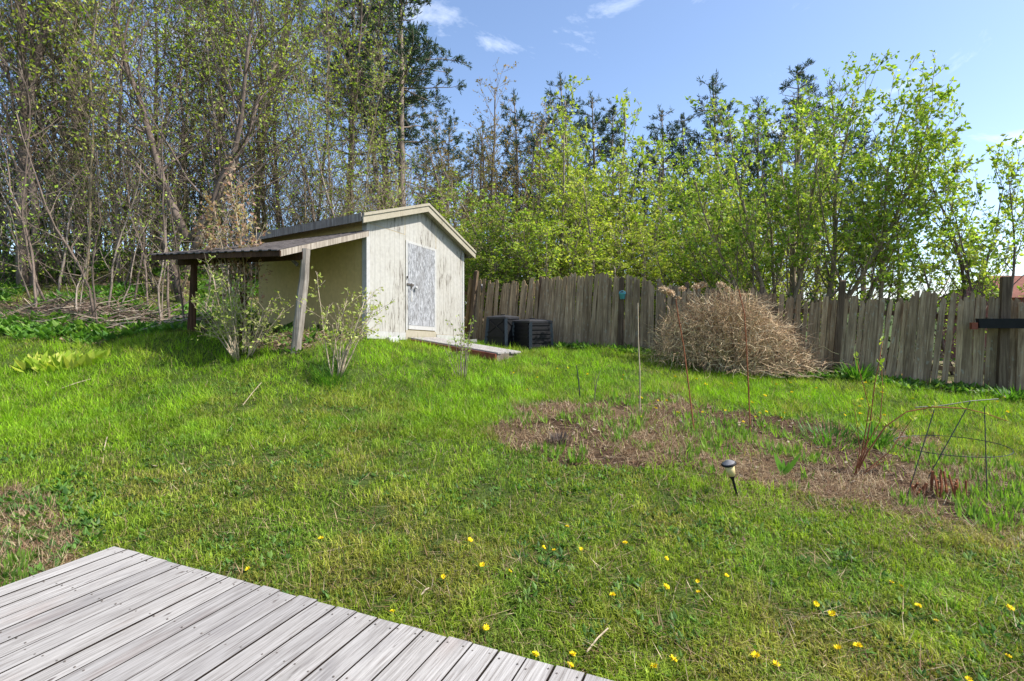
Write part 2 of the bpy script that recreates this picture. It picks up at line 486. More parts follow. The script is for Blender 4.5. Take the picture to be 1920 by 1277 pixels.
# plywood door, paint almost gone
m, nt, nd, lk = new_mat("weathered_door")
v = coords(nt, (26, 26, 5.5)); vb = coords(nt, (2, 2, 1.2))
a = noise(nt, v, 1.5, 6, .72, .9); b = noise(nt, vb, 2.2, 3, .6)
c = ramp(nt, a, [(.33, (.06, .06, .065)), (.46, (.19, .195, .205)), (.56, (.36, .37, .39)), (.70, (.58, .59, .61))])
c = mixc(nt, ramp(nt, b, [(.4, (0, 0, 0)), (.75, (.5, .5, .5))]), c, (.17, .165, .16))
M_door = finish(m, nt, c, .85, a, .5, .004, .15)

m, nt, nd, lk = new_mat("shingle")
v = coords(nt, (1, 1, 1)); a = noise(nt, v, 30, 4, .7); b = noise(nt, v, 3, 3, .6)
c = ramp(nt, a, [(.3, (.05, .043, .038)), (.7, (.17, .15, .13))])
M_shingle = finish(m, nt, c, .95, a, .5, .005, .1)
m, nt, nd, lk = new_mat("roofing_sheet")
v = coords(nt, (1, 1, 1)); a = noise(nt, v, 9, 5, .65)
c = ramp(nt, a, [(.3, (.035, .03, .03)), (.7, (.12, .105, .10))])
M_sheet = finish(m, nt, c, .6, a, .3, .004, .3)

def mat_flat(name, col, rough=.6, var=.15, spec=.3, scale=8):
    m, nt, nd, lk = new_mat(name)
    v = coords(nt, (1, 1, 1), True); a = noise(nt, v, scale, 5, .65)
    c = ramp(nt, a, [(.3, tuple(x * (1 - var) for x in col)), (.7, tuple(min(1, x * (1 + var)) for x in col))])
    return finish(m, nt, c, rough, a, .15, .004, spec)
M_black = mat_flat("black_plastic", (.008, .008, .009), .6, .4, .25)
M_lid = mat_flat("grey_plastic_lid", (.03, .03, .034), .55, .35, .25)
M_bluegrey = mat_flat("blue_grey_plastic", (.016, .024, .03), .5, .35, .4)
M_teal = mat_flat("teal_plastic", (.10, .36, .42), .5, .12, .3)
M_teal_dark = mat_flat("teal_plastic_rim", (.16, .46, .52), .45, .12, .3)
M_metal = mat_flat("rusty_metal", (.10, .085, .075), .5, .4, .5)
M_wire = mat_flat("dark_green_wire", (.02, .025, .022), .5, .4, .4)
M_cap = mat_flat("grey_cap", (.16, .155, .16), .45, .25, .4, 20)
M_lens = mat_flat("cream_lens", (.62, .50, .24), .35, .1, .4)
M_soil = mat_flat("dark_soil", (.05, .035, .024), .95, .4, .1, 14)
M_stone = mat_flat("pale_stone", (.36, .35, .33), .9, .25, .2, 10)
M_redwood = mat_flat("red_brown_wood", (.20, .06, .035), .7, .3, .2)
M_white = mat_flat("white_block", (.5, .5, .5), .8, .12, .2)
M_yellow = mat_tint("dandelion_yellow", .7)
M_concrete = mat_flat("concrete", (.3, .29, .27), .9, .2, .1)
M_brickwall = mat_flat("brick_red", (.22, .09, .065), .9, .25, .1)
M_roof_far = mat_flat("roof_brown", (.17, .075, .055), .9, .25, .1, 3)

# ground: colour comes from what lies there (soil, straw, moss, leaf litter), stored per vertex
m, nt, nd, lk = new_mat("ground_cover")
at = nd.new("ShaderNodeAttribute"); at.attribute_name = "tint"
v = coords(nt, (1, 1, 1)); a = noise(nt, v, 28, 6, .7); b = noise(nt, v, 3.5, 4, .6)
c = mixc(nt, 1.0, at.outputs["Color"], ramp(nt, a, [(.25, (.45, .42, .4)), (.5, (1, 1, 1)), (.75, (1.5, 1.5, 1.4))]), 'MULTIPLY')
c = mixc(nt, 1.0, c, ramp(nt, b, [(.3, (.75, .8, .75)), (.7, (1.2, 1.15, 1.1))]), 'MULTIPLY')
M_ground = finish(m, nt, c, .95, a, .8, .03, .1)

M_gap_shade = mat_flat('plank_side_gap_shade', (.02, .016, .013), .95, .4, .05, 20)  # shade between the boards, put into the colour of the plank sides
# ------------------------------------------------------------------ ground sheet, far hills
def axis_coords(lo, hi, step, far):
    a = list(np.arange(lo, hi + 1e-6, step))
    s = step
    while a[-1] < far: s *= 1.25; a.append(a[-1] + s)
    s = step
    while a[0] > -far: s *= 1.25; a.insert(0, a[0] - s)
    return np.array(a)
xs = axis_coords(-17, 14, 0.1, 700); ys = axis_coords(-2, 17, 0.1, 700)
X, Y = np.meshgrid(xs, ys, indexing='ij')
Zg = height(X, Y)
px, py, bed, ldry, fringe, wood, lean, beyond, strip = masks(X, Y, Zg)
col = np.zeros(X.shape + (3,)); col[:] = (.05, .075, .018)
n1 = fnoise(X, Y, 1.2, 5)[..., None]
col = col * (0.8 + .5 * n1)
col[bed] = (.11, .075, .046)
soilm = bed & (fnoise(X, Y, .6, 61) > .5)
col[soilm] = (.06, .037, .025)
col[fringe] = (.085, .085, .035)
col[ldry] = (.15, .115, .075)
wd = wood | beyond
litter = fnoise(X, Y, 1.6, 71) > .5
col[wd] = (.09, .095, .035); col[wd & litter] = (.18, .135, .09)
col[lean] = (.085, .065, .045)
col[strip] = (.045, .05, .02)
far = np.hypot(X, Y) > 60
col[far] = (.05, .07, .025)
ni, nj = X.shape
idx = np.arange(ni * nj).reshape(ni, nj)
mb = MB()
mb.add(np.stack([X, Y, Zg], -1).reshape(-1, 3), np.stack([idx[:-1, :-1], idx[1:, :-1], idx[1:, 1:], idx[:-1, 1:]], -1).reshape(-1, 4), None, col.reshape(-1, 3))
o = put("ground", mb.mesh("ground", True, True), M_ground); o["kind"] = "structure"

# far hills: a rolling ridge behind the trees
def far_hill():
    mb = MB(); n = 160
    ang = np.linspace(-1.9, 1.9, n)
    rows = []
    cols = []
    for k, (r, hmul) in enumerate([(170, 0.0), (220, .45), (280, .85), (340, 1.0), (420, .7), (520, 0)]):
        hh = (10 + 12 * vnoise(ang * 3, ang * 0, .7, 5) + 3.5 * vnoise(ang * 30, ang * 0 + k, 1, 6)) * hmul - 4
        hh *= np.where(ang < -.1, .6, 1.0)
        rows.append(np.stack([np.sin(ang) * r, np.cos(ang) * r, hh - 1], -1))
        cc = np.array([.06, .085, .03])[None] * (.7 + .7 * vnoise(ang * 40, ang * 0 + k * 3, 1, 9))[:, None]
        cols.append(cc)
    v = np.vstack(rows); i = np.arange(6 * n).reshape(6, n)
    mb.add(v, np.stack([i[:-1, :-1], i[:-1, 1:], i[1:, 1:], i[1:, :-1]], -1).reshape(-1, 4), None, np.vstack(cols))
    o = put("hills", mb.mesh("hills", True, True), M_ground); o["kind"] = "structure"
far_hill()

# ------------------------------------------------------------------ deck
E1 = np.array([-2.729, 3.656]); E2 = np.array([.435, 2.29])
ed = unit(E2 - E1); bd = np.array([ed[1], -ed[0]])          # along the edge, along the boards (towards the house)
if bd[1] > 0: bd = -bd
deck = thing("wooden_deck", "weathered grey plank deck with nail heads at the edge of the lawn", "deck", (E1[0], E1[1], 0))
ang = math.atan2(bd[1], bd[0]) - math.pi / 2                 # local +y points along the boards
rng = RS(5)
plank_meshes = []
for k in range(5):
    mb = MB(); w = .1335; L = 5.4; h = .034; b = .0025
    prof = [(-w / 2, -h), (w / 2, -h), (w / 2, -b), (w / 2 - b, 0), (-w / 2 + b, 0), (-w / 2, -b)]
    ysl = np.linspace(0, L, 10)
    V = []
    for j, yy in enumerate(ysl):
        wob = rng.normal(0, .0009); zz = rng.normal(0, .0012) if 0 < j else 0
        for (x_, z_) in prof: V.append((x_ + wob, yy + (.002 * (k - 2) if j == 0 else 0), z_ + zz))
    V = np.array(V); nq = []
    for j in range(9):
        for e in range(6): nq.append((j * 6 + e, j * 6 + (e + 1) % 6, (j + 1) * 6 + (e + 1) % 6, (j + 1) * 6 + e))
    nq += [(0, 5, 4, 3), (0, 3, 2, 1)]; e = 54
    nq += [(e, e + 1, e + 2, e + 3), (e, e + 3, e + 4, e + 5)]
    mb.add(V, nq)
    pm = mb.mesh("plank"); pm.materials.append(M_deck); pm.materials.append(M_gap_shade)
    for f in pm.polygons:                                  # sides facing the gaps get the painted gap shade
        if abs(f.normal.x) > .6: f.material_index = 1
    plank_meshes.append(pm)
NPL = 42
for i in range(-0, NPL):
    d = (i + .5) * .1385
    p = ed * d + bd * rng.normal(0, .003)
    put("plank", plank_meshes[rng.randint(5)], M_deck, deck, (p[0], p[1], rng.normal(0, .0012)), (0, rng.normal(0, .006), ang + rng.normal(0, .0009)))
nails = MB()
for i in range(NPL):
    for off in (-.045, .045):
        for row in (.05, .46, .87, 1.28, 1.7, 2.1, 2.5, 3.0):
            if rng.rand() < .1: continue
            d = (i + .5) * .1385 + off + rng.normal(0, .006); l = row + rng.normal(0, .012)
            c3 = np.array([E1[0], E1[1], 0.0015]); c3[:2] += ed * d + bd * l
            nails.lathe([(.0048, -.004), (.0048, .0012), (.0001, .0012)], 6, c3)
o = part("nail_heads", nails, M_metal, deck); o["kind"] = "stuff"
def dk(d, l, z): return np.array([*(E1 + ed * d + bd * l), z])
for l in (.06, .46, .87, 1.28, 1.7, 2.1, 2.5, 3.0, 3.5, 4.0, 4.6, 5.2):
    mb = MB(); mb.bar(dk(0.02, l, -.105), dk(NPL * .1385 - .02, l, -.105), .04, .14)
    part("joist", mb, M_dirtywood, deck)
for l in (.4, 2.6, 4.9):
    for d in (.3, 2.9, 5.4):
        p = dk(d, l, 0); g = float(gz(p[0], p[1]))
        mb = MB(); mb.bar((p[0], p[1], g - .15), (p[0], p[1], -.172), .14, .14, (0, 1, 0))
        part("post", mb, M_dirtywood, deck)

# ------------------------------------------------------------------ shed
C1 = np.array([-2.785, 10.2]); SU = np.array([.4364, .8998]); SV = np.array([-.8998, .4364]); SZ = 1.295; SW, SD = 3.556, 2.97
def S(x, y, z): return (*(C1 + SU * x + SV * y), SZ + z - .056 * x - .06 * y)
shed = thing("garden_shed", "peeling cream garden shed with grey weathered door and lean-to roof on posts", "shed", (C1[0], C1[1], 1.16))
RISE, WH = .60, 2.24
def roofz(x): return WH + RISE * (1 - abs(x - SW / 2) / (SW / 2))
def spart(name, boxes, mat, parent=None):
    mb = MB()
    for b in boxes: mb.box(*b, fn=S)
    return part(name, mb, mat, parent or shed)
def siding(name, x0, x1, zlo, ztop, mat, y=0.0, groove=.152, out=.016):
    """vertical grooved panel on the front wall; ztop is a function of x"""
    mb = MB(); x = x0
    while x < x1 - .01:
        xe = min(x + groove, x1)
        a, b = x + .002, xe - .002
        xm = SW / 2
        segs = [(a, b)] if not (a < xm < b) else [(a, xm), (xm, b)]
        for (p, q) in segs:
            v = [S(p, y, zlo), S(q, y, zlo), S(p, y - out, zlo), S(q, y - out, zlo), S(p, y, ztop(p)), S(q, y, ztop(q)), S(p, y - out, ztop(p)), S(q, y - out, ztop(q))]
            v = [v[2], v[3], v[0], v[1], v[6], v[7], v[4], v[5]]
            mb.hexa(v)
        x = xe
    return part(name, mb, mat, shed)
# front wall is local y = 0 plane, its outside is towards... the gable end faces -SV
# body (backing walls)
mb = MB()
n_ = 2
body = [S(0, -.009, 0), S(SW, -.009, 0), S(SW, SD, 0), S(0, SD, 0), S(0, -.009, WH), S(SW, -.009, WH), S(SW, SD, WH), S(0, SD, WH), S(SW / 2, -.009, WH + RISE), S(SW / 2, SD, WH + RISE)]
mb.add(body, [(0, 1, 5, 4), (1, 2, 6, 5), (2, 3, 7, 6), (3, 0, 4, 7), (0, 3, 2, 1), (4, 8, 9, 7), (5, 6, 9, 8)], [(4, 5, 8), (6, 7, 9)])
part("wall_frame", mb, M_siding_tan, shed)
DX0, DX1, DZ0, DZ1 = 1.245, 2.283, .13, 1.965
siding("siding_panel", .07, DX0 - .07, .06, lambda x: 2.115, M_siding, 0, .152, .0195)["label"] = "cream siding panel with flaked bare streaks"
siding("siding_panel", .07, DX0 - .07, 2.127, lambda x: roofz(x) - .02, M_siding, 0, .152, .014)
siding("siding_panel", DX0 - .058, DX1 + .05, DZ1 + .05, lambda x: roofz(x) - .02, M_siding, 0, .152, .014)
siding("siding_panel", DX1 + .062, SW - .06, .06, lambda x: roofz(x) - .02, M_siding, 0, .152, .014)
# corner and base trim
spart("corner_trim", [(-.025, .07, -.028, .0, -.02, WH)], M_trim)
spart("corner_trim", [(-.026, -.001, .0, .085, -.02, WH - .1)], M_trim)
spart("corner_trim", [(SW - .06, SW + .02, -.025, .0, -.02, WH - .05)], M_trim)
spart("base_trim", [(-.02, DX0 - .075, -.04, -.0195, -.10, .055)], M_trim)
spart("base_trim", [(DX1 + .05, SW, -.04, -.0155, -.10, .05)], M_trim)
spart("threshold", [(DX0 - .06, DX1 + .04, -.03, .01, -.13, DZ0 - .02)], M_barge)
# door
door = spart("door", [(DX0 + .02, DX1 - .02, -.035, -.004, DZ0 + .09, DZ1 - .01)], M_door)
spart("bottom_rail", [(DX0 + .02, DX1 - .02, -.042, -.005, DZ0, DZ0 + .085)], M_trim, door)
spart("hasp", [(DX0 - .03, DX0 + .20, -.05, -.036, 1.06, 1.10), (DX0 + .10, DX0 + .13, -.06, -.036, 1.0, 1.11), (DX0 - .035, DX0 - .01, -.06, -.036, 1.20, 1.25)], M_metal, door)
mb = MB(); mb.lathe([(.012, 0), (.012, .03), (.032, .04), (.035, .06), (.02, .07), (.001, .07)], 10, S(DX0 + .24, -.035, 1.03), None, tuple(-np.array([*SV, 0])))
part("door_knob", mb, M_trim, door, True)
spart("lock_plate", [(DX0 + .11, DX0 + .15, -.045, -.0355, .72, .95)], M_trim, door)
spart("door_frame", [(DX0 - .055, DX0 + .012, -.03, .0, DZ0 - .02, DZ1 + .045)], M_trim)
spart("door_frame", [(DX1 - .012, DX1 + .048, -.03, .0, DZ0 - .02, DZ1 + .045)], M_trim)
spart("door_frame", [(DX0 + .013, DX1 - .013, -.032, .0, DZ1 - .005, DZ1 + .046)], M_trim)
# left side wall: grooved tan sheets with battens, outside is local x < 0
mb = MB(); yy = .09
while yy < SD - .02:
    ye = min(yy + .2, SD)
    mb.box(-.006, -.0005, yy + .0015, ye - .0015, .02, WH - .05, fn=S)
    yy = ye
part("side_siding", mb, M_siding_tan, shed)
spart("side_sill", [(-.03, -.001, .09, SD, -.09, .016)], M_dirtywood)
spart("batten", [(-.03, -.0125, 1.62, 1.70, .02, WH - .25)], M_barge)
# skids under the floor
for x in (.12, 1.2, 2.35, SW - .12):
    mb = MB()
    for yb in (.12, 1.5, SD - .15):
        p = S(x, yb, 0); g = float(gz(p[0], p[1]))
        mb.bar((p[0], p[1], g - .12), (p[0], p[1], p[2] - .0), .18, .18, (0, 1, 0))
    part("footing", mb, M_concrete, shed)
# roof
OV, EV = .17, .28
slope = RISE / (SW / 2)
for side in (0, 1):
    ncourse = 9; rf = MB()
    for k in range(ncourse):
        u0 = -EV + (SW / 2 + EV) * k / ncourse; u1 = -EV + (SW / 2 + EV) * (k + 1) / ncourse + .02
        def rp(u, y, up):
            z = WH + slope * u + up
            return S(u if side == 0 else SW - u, y, z)
        a0, a1 = .075, .062
        v = [rp(u0, -OV, .03), rp(u1, -OV, .03), rp(u0, SD + OV, .03), rp(u1, SD + OV, .03), rp(u0, -OV, a0), rp(u1, -OV, a1), rp(u0, SD + OV, a0), rp(u1, SD + OV, a1)]
        rf.hexa(v)
    roof = part("roof", rf, M_shingle, shed)
    # eave fascia
    mb = MB()
    xa, xb = (-EV - .022, -EV - .001) if side == 0 else (SW + EV + .001, SW + EV + .022)
    mb.box(xa, xb, -OV + .03, SD + OV, WH - slope * EV - .085, WH - slope * EV + .066, fn=S)
    part("eave_fascia", mb, M_greypost, roof)
    # soffit rafters
    mb = MB()
    for yb in np.linspace(.1, SD - .1, 6):
        v = [S(xx if side == 0 else SW - xx, yb + dy, WH + slope * xx + dz) for dz in (-.06, .028) for dy in (-.02, .02) for xx in (-EV + .01, .02)]
        mb.hexa(v)
    part("rafter_tails", mb, M_dirtywood, roof)
    # bargeboard on the gable
    mb = MB()
    for (lo, hi, yo0, yo1) in ((-.115, .045, -OV - .025, -OV - .002), (.012, .068, -OV - .045, -OV - .0255)):
        v = []
        for z_ in (lo, hi):
            for y_ in (yo0, yo1):
                for u in (-EV - .02, SW / 2):
                    v.append(S(u if side == 0 else SW - u, y_, WH + slope * u + z_))
        mb.hexa(v)
    part("bargeboard", mb, M_barge, roof)
    mb = MB()
    v = []
    for z_ in (-.05, .028):
        for y_ in (-OV, .02):
            for u in (-EV, SW / 2):
                v.append(S(u if side == 0 else SW - u, y_, WH + slope * u + z_))
    mb.hexa(v)
    part("gable_soffit", mb, M_barge, roof)
# lean-to on the side: s = distance out from the wall, t = along it
def L(s, t, z): return (*(C1 - SU * s + SV * t), z)
def lz(s, t): return 3.25 - .293 * s - .03 * t + .0285 * s * t
mb = MB()
for k in range(16):                                   # ribbed roofing sheet
    t0 = -.08 + k * .205; t1 = t0 + .2
    for (a, b, up) in ((t0, t0 + .13, .0), (t0 + .13, t1 + .005, .012)):
        v = [L(s, t, lz(s, t) + z_ + up) for z_ in (0, .014) for t in (a, b) for s in (-.0, 2.12)]
        mb.hexa(v)
lean = part("lean_to_roof", mb, M_sheet, shed)
for k, t in enumerate((-.06, .72, 1.5, 2.3, 3.08)):
    mb = MB()
    v = [L(s, t + dt, lz(s, t) + z_) for z_ in (-.105, -.003) for dt in (-.022, .022) for s in (.02, 2.06)]
    mb.hexa(v)
    part("rafter", mb, M_greypost if k == 0 else M_dirtywood, lean)
mb = MB(); v = [L(s, t, lz(1.62, t) - .109 + z_) for z_ in (-.13, 0) for t in (-.1, 3.15) for s in (1.56, 1.64)]; mb.hexa(v)
part("beam", mb, M_brownpost, lean)
mb = MB(); v = [L(s, t, lz(2.1, t) + z_) for z_ in (-.09, -.002) for t in (-.1, 3.2) for s in (2.062, 2.085)]; mb.hexa(v)
part("outer_fascia", mb, M_brownpost, lean)
# posts
def post_from(px0, py0, px1, py1, Y, r, mat, name="post"):
    a = PX(px0, py0, Y); b = PX(px1, py1, Y)
    g = float(gz(a[0], a[1])); a[2] = min(a[2], g) - .12
    b[2] = max(b[2], 2.62)
    rg = RS(int(px0)); tt = np.linspace(0, 1, 8)[:, None]
    pts = a + (b - a) * tt + rg.normal(0, .006, (8, 3))
    mb = MB(); mb.tube(pts, np.linspace(r * 1.15, r * .9, 8) * (1 + rg.normal(0, .05, 8)), 7)
    return part(name, mb, mat, shed)
post_from(553, 655, 575, 466, 8.755, .078, M_greypost)["label"] = "pale grey leaning post with split wood"
post_from(455, 640, 457, 482, 9.36, .06, M_brownpost)
post_from(359, 620, 364, 486, 9.956, .062, M_brownpost)
mb = MB(); mb.tube([L(1.6, .18, 2.72), L(1.6, .42, 2.60 - .05), L(1.6, .03, 2.34)], .02, 5)
mb = MB(); mb.bar(L(1.6, .05, 2.45), L(1.6, .32, 2.66), .03, .05)
part("brace", mb, M_dirtywood, shed)

# ramp in front of the door
rp0 = 1.30
ramp_o = thing("ramp", "low plank ramp leading up to the shed door", "ramp", (-1.0, 11.3, .9))
def RP(x, d, dz):
    b = C1 + SU * x - SV * d
    return np.array([b[0], b[1], 1.19 - .125 * d + dz - .03 * (x - 1.3)])
for k in range(6):
    x0 = 1.22 + k * .18; mb = MB()
    v = [RP(x, d, z_) for z_ in (-.03, 0) for d in (.06, 2.2 + .03 * math.sin(k * 5)) for x in (x0, x0 + .168)]
    mb.hexa(v); part("plank", mb, M_deck, ramp_o)
for k in range(3):
    d0 = .15 + k * .98; mb = MB()
    v = [RP(x, d, z_) for z_ in (-.22, -.0315) for d in (d0, d0 + .07) for x in (1.22, 2.28)]
    mb.hexa(v); part("bearer", mb, M_dirtywood, ramp_o)
mb = MB(); v = [RP(x, d, z_) for z_ in (-.17, -.0315) for d in (.07, 2.17) for x in (1.175, 1.215)]
mb.hexa(v); part("side_board", mb, M_redwood, ramp_o)

# loose white block by the shed base and a stone
def rough_block(name, label, cat, c, sz, mat, rz, seed=1):
    rg = RS(seed); mb = MB(); v = []
    for z_ in (0, 1):
        for y_ in (-.5, .5):
            for x_ in (-.5, .5): v.append((x_ * sz[0] * (1 - .1 * z_) + rg.normal(0, .01), y_ * sz[1] * (1 - .1 * z_) + rg.normal(0, .01), z_ * sz[2] + rg.normal(0, .008)))
    v = np.array(v); a = math.cos(rz), math.sin(rz)
    v = np.stack([v[:, 0] * a[0] - v[:, 1] * a[1], v[:, 0] * a[1] + v[:, 1] * a[0], v[:, 2]], -1) + np.array(c) - [0, 0, .02]
    mb.hexa(v)
    return solo(name, mb, mat, label, cat, c)
p = on(736, 10.62); rough_block("loose_block", "loose white block lying under the shed front wall", "block", p, (.24, .16, .10), M_white, .7)
p = on(880, 13.2); rough_block("stone", "pale grey stone between the shed corner and black bins", "stone", p, (.34, .26, .14), M_stone, .3, 4)
mb = MB()

# ------------------------------------------------------------------ picket fence
FA = np.array([-1.3, 14.2]); FB = np.array([10.8, 14.2 - 12.1 * 4.7 / 10.2])
fdv = unit(FB - FA); FL = float(np.linalg.norm(FB - FA)); fnv = np.array([fdv[1], -fdv[0]])    # fnv points to the camera side
if fnv[1] > 0: fnv = -fnv
fence = thing("picket_fence", "old leaning grey-brown wooden picket fence along the back of the yard", "fence", (FA[0], FA[1], float(gz(*FA))))
fang = math.atan2(fdv[1], fdv[0])
rng = RS(21)
pk = []
for k in range(8):
    mb = MB(); w = .082 + .006 * (k % 3); h = 1.66; th = .017
    tops = [[(-.5, .97), (0, 1.0), (.5, .965)], [(-.5, .985), (0, .995), (.5, 1.0)], [(-.5, .93), (-.2, 1.0), (.5, .96)], [(-.5, .99), (.15, 1.0), (.5, .94)]][k % 4]
    zs = [0, .4, .8, 1.2]
    front = []
    wob = rng.normal(0, .004, 5)
    for i, z_ in enumerate(zs):
        front.append(((-.5 * w + wob[i]), z_)); front.append(((.5 * w + wob[i] * .7), z_))
    vt = [(x_, -th / 2, z_) for x_, z_ in front] + [(x_ * w, -th / 2, z_ * h) for x_, z_ in tops]
    nf = len(vt)
    vt += [(a, th / 2, c_) for a, b, c_ in vt]
    q, t = [], []
    for s_, off in ((0, 0), (1, nf)):
        for i in range(3):
            f = (off + i * 2, off + i * 2 + 1, off + i * 2 + 3, off + i * 2 + 2)
            q.append(f if s_ == 0 else f[::-1])
        f = (off + 6, off + 7, off + 10, off + 8); g = (off + 8, off + 10, off + 9)
        q.append(f if s_ == 0 else f[::-1]); t.append(g if s_ == 0 else g[::-1])
    loop = [0, 2, 4, 6, 8, 9, 10, 7, 5, 3, 1]
    for i in range(len(loop)):
        a, b = loop[i], loop[(i + 1) % len(loop)]
        q.append((a, b, b + nf, a + nf))
    mb.add(vt, q, t)
    pk.append(mb.mesh("picket"))
def fpos(d): return FA + fdv * d
def ftilt(d): return .10 - .045 * min(1, d / 4) + .03 * math.sin(d * .9)       # lean along the fence
d = 0.05; i = 0
base0 = np.array(fence.location)
while d < FL:
    p = fpos(d); g = float(gz(p[0], p[1]))
    hs = 1 + .06 * (vnoise(d, 0, 1.3, 3) - .5) * 2 + rng.normal(0, .024)
    if 7.9 < d < 9.6: hs *= .93
    missing = rng.rand() < .015
    pxx = CX + F * p[0] / p[1]
    if abs(pxx - 1756) < 5 or abs(pxx - 1783) < 3: missing = True
    if not missing:
        off = fnv * (.0 + rng.normal(0, .006))
        o = put("picket", pk[rng.randint(8)], M_picket, fence, (p[0] + off[0] - base0[0], p[1] + off[1] - base0[1], g - .03 + abs(rng.normal(0, .03)) - base0[2]),
                (rng.normal(.02, .02), ftilt(d) + rng.normal(0, .018), fang + rng.normal(0, .03)))
        o.scale = (1.03 + rng.normal(0, .09), 1, hs)
    d += .0855 + rng.normal(0, .005)
# rails behind the pickets, in bays
for z_ in (.32, 1.28):
    n = 6
    for k in range(n):
        a = fpos(FL * k / n + .01); b = fpos(FL * (k + 1) / n - .01)
        za, zb = float(gz(*a)) + z_, float(gz(*b)) + z_
        mb = MB(); a2 = a - fnv * .05; b2 = b - fnv * .05
        mb.bar((*a2, za), (*b2, zb), .05, .085)
        part("rail", mb, M_post, fence)
def fence_post(pxb, h, w, side, tilt, mat=M_post, label=None):
    tpar = None
    r = (pxb - CX) / F
    dd = (r * FA[1] - FA[0]) / (fdv[0] - r * fdv[1])
    p = fpos(dd) + fnv * side; g = float(gz(p[0], p[1]))
    mb = MB(); top = np.array([p[0] + fdv[0] * tilt * h, p[1] + fdv[1] * tilt * h, g + h])
    mb.bar((p[0], p[1], g - .3), top, w, w, (fnv[0], fnv[1], 0))
    mb.add([top + np.array([*(fdv * sx + fnv * sy), 0]) * w * .5 * 1.02 for sx, sy in ((-1, -1), (1, -1), (1, 1), (-1, 1))] + [top + np.array([0, 0, .03])], None, [(0, 1, 4), (1, 2, 4), (2, 3, 4), (3, 0, 4)])
    o = part("post", mb, mat, fence)
    return p, top
fence_post(880, 1.86, .10, .085, .14)
fence_post(1004, 1.72, .085, -.12, .06)
tp, ttop = fence_post(1163, 1.62, .095, .08, .04)
fence_post(1280, 1.7, .09, -.12, .05)
fence_post(1420, 1.8, .09, -.12, .05)
fence_post(1562, 1.84, .11, .09, .085)
kp, ktop = fence_post(1872, 2.06, .13, .10, .035)

# teal pot on the fence post, with bracket
c = PX(1167, 556, tp[1] - .14); pot = thing("hanging_pot", "small teal plastic pot hung on a dark fence post", "pot", c)
mb = MB(); mb.lathe([(.0, -.06), (.055, -.06), (.075, .06), (.085, .065), (.085, .085), (.07, .085), (.065, .0), (.0, -.02)], 14, c)
part("body", mb, M_teal, pot, True)
mb = MB(); a_ = np.linspace(0, math.pi, 9); mb.tube(np.stack([np.cos(a_) * .07, a_ * 0, .08 + np.sin(a_) * .05], -1) + c, .008, 5); part("handle", mb, M_teal_dark, pot)
mb = MB(); mb.bar(c + np.array([0, .07, .0]), c + np.array([0, .16, .0]), .04, .03); part("bracket", mb, M_metal, pot)
# dark hook on the first post
c = PX(903, 540, 13.9); mb = MB(); mb.tube(c + np.array([(0, .06, .09), (0, -.06, .08), (0.01, -.09, .0), (0, -.06, -.08), (-.01, -.02, -.12)]), [.02, .03, .028, .02, .012], 6)
solo("metal_hook", mb, M_metal, "dark metal hook fixed to the leaning fence end by the shed", "hook", c)
# black planter trough on the fence
c = PX(1878, 607, kp[1] - .16)
tr = thing("planter_trough", "black plastic trough mounted across the thick fence post", "planter", c)
def TR(x, y, z): return c + np.array([*(fdv * x - fnv * -y), z])
mb = MB()
for (x0, x1, y0, y1, z0, z1) in ((-.34, .34, -.08, -.065, -.08, .09), (-.34, .34, .065, .08, -.08, .09), (-.34, -.325, -.065, .065, -.08, .09), (.325, .34, -.065, .065, -.08, .09), (-.325, .325, -.065, .065, -.08, -.06)):
    v = [TR(x * (1 if z > 0 else .94), y * (1 if z > 0 else .85), z) for z in (z0, z1) for y in (y0, y1) for x in (x0, x1)]; mb.hexa(v)
part("trough", mb, M_black, tr)
mb = MB(); v = [TR(x, y, z) for z in (-.02, .045) for y in (-.06, .06) for x in (-.325, .325)]; mb.hexa(v); part("soil", mb, M_soil, tr)
mb = MB(); v = [TR(x, y, z) for z in (-.10, .02) for y in (-.05, .075) for x in (-.43, -.345)]; mb.hexa(v); part("bracket", mb, M_redwood, tr)

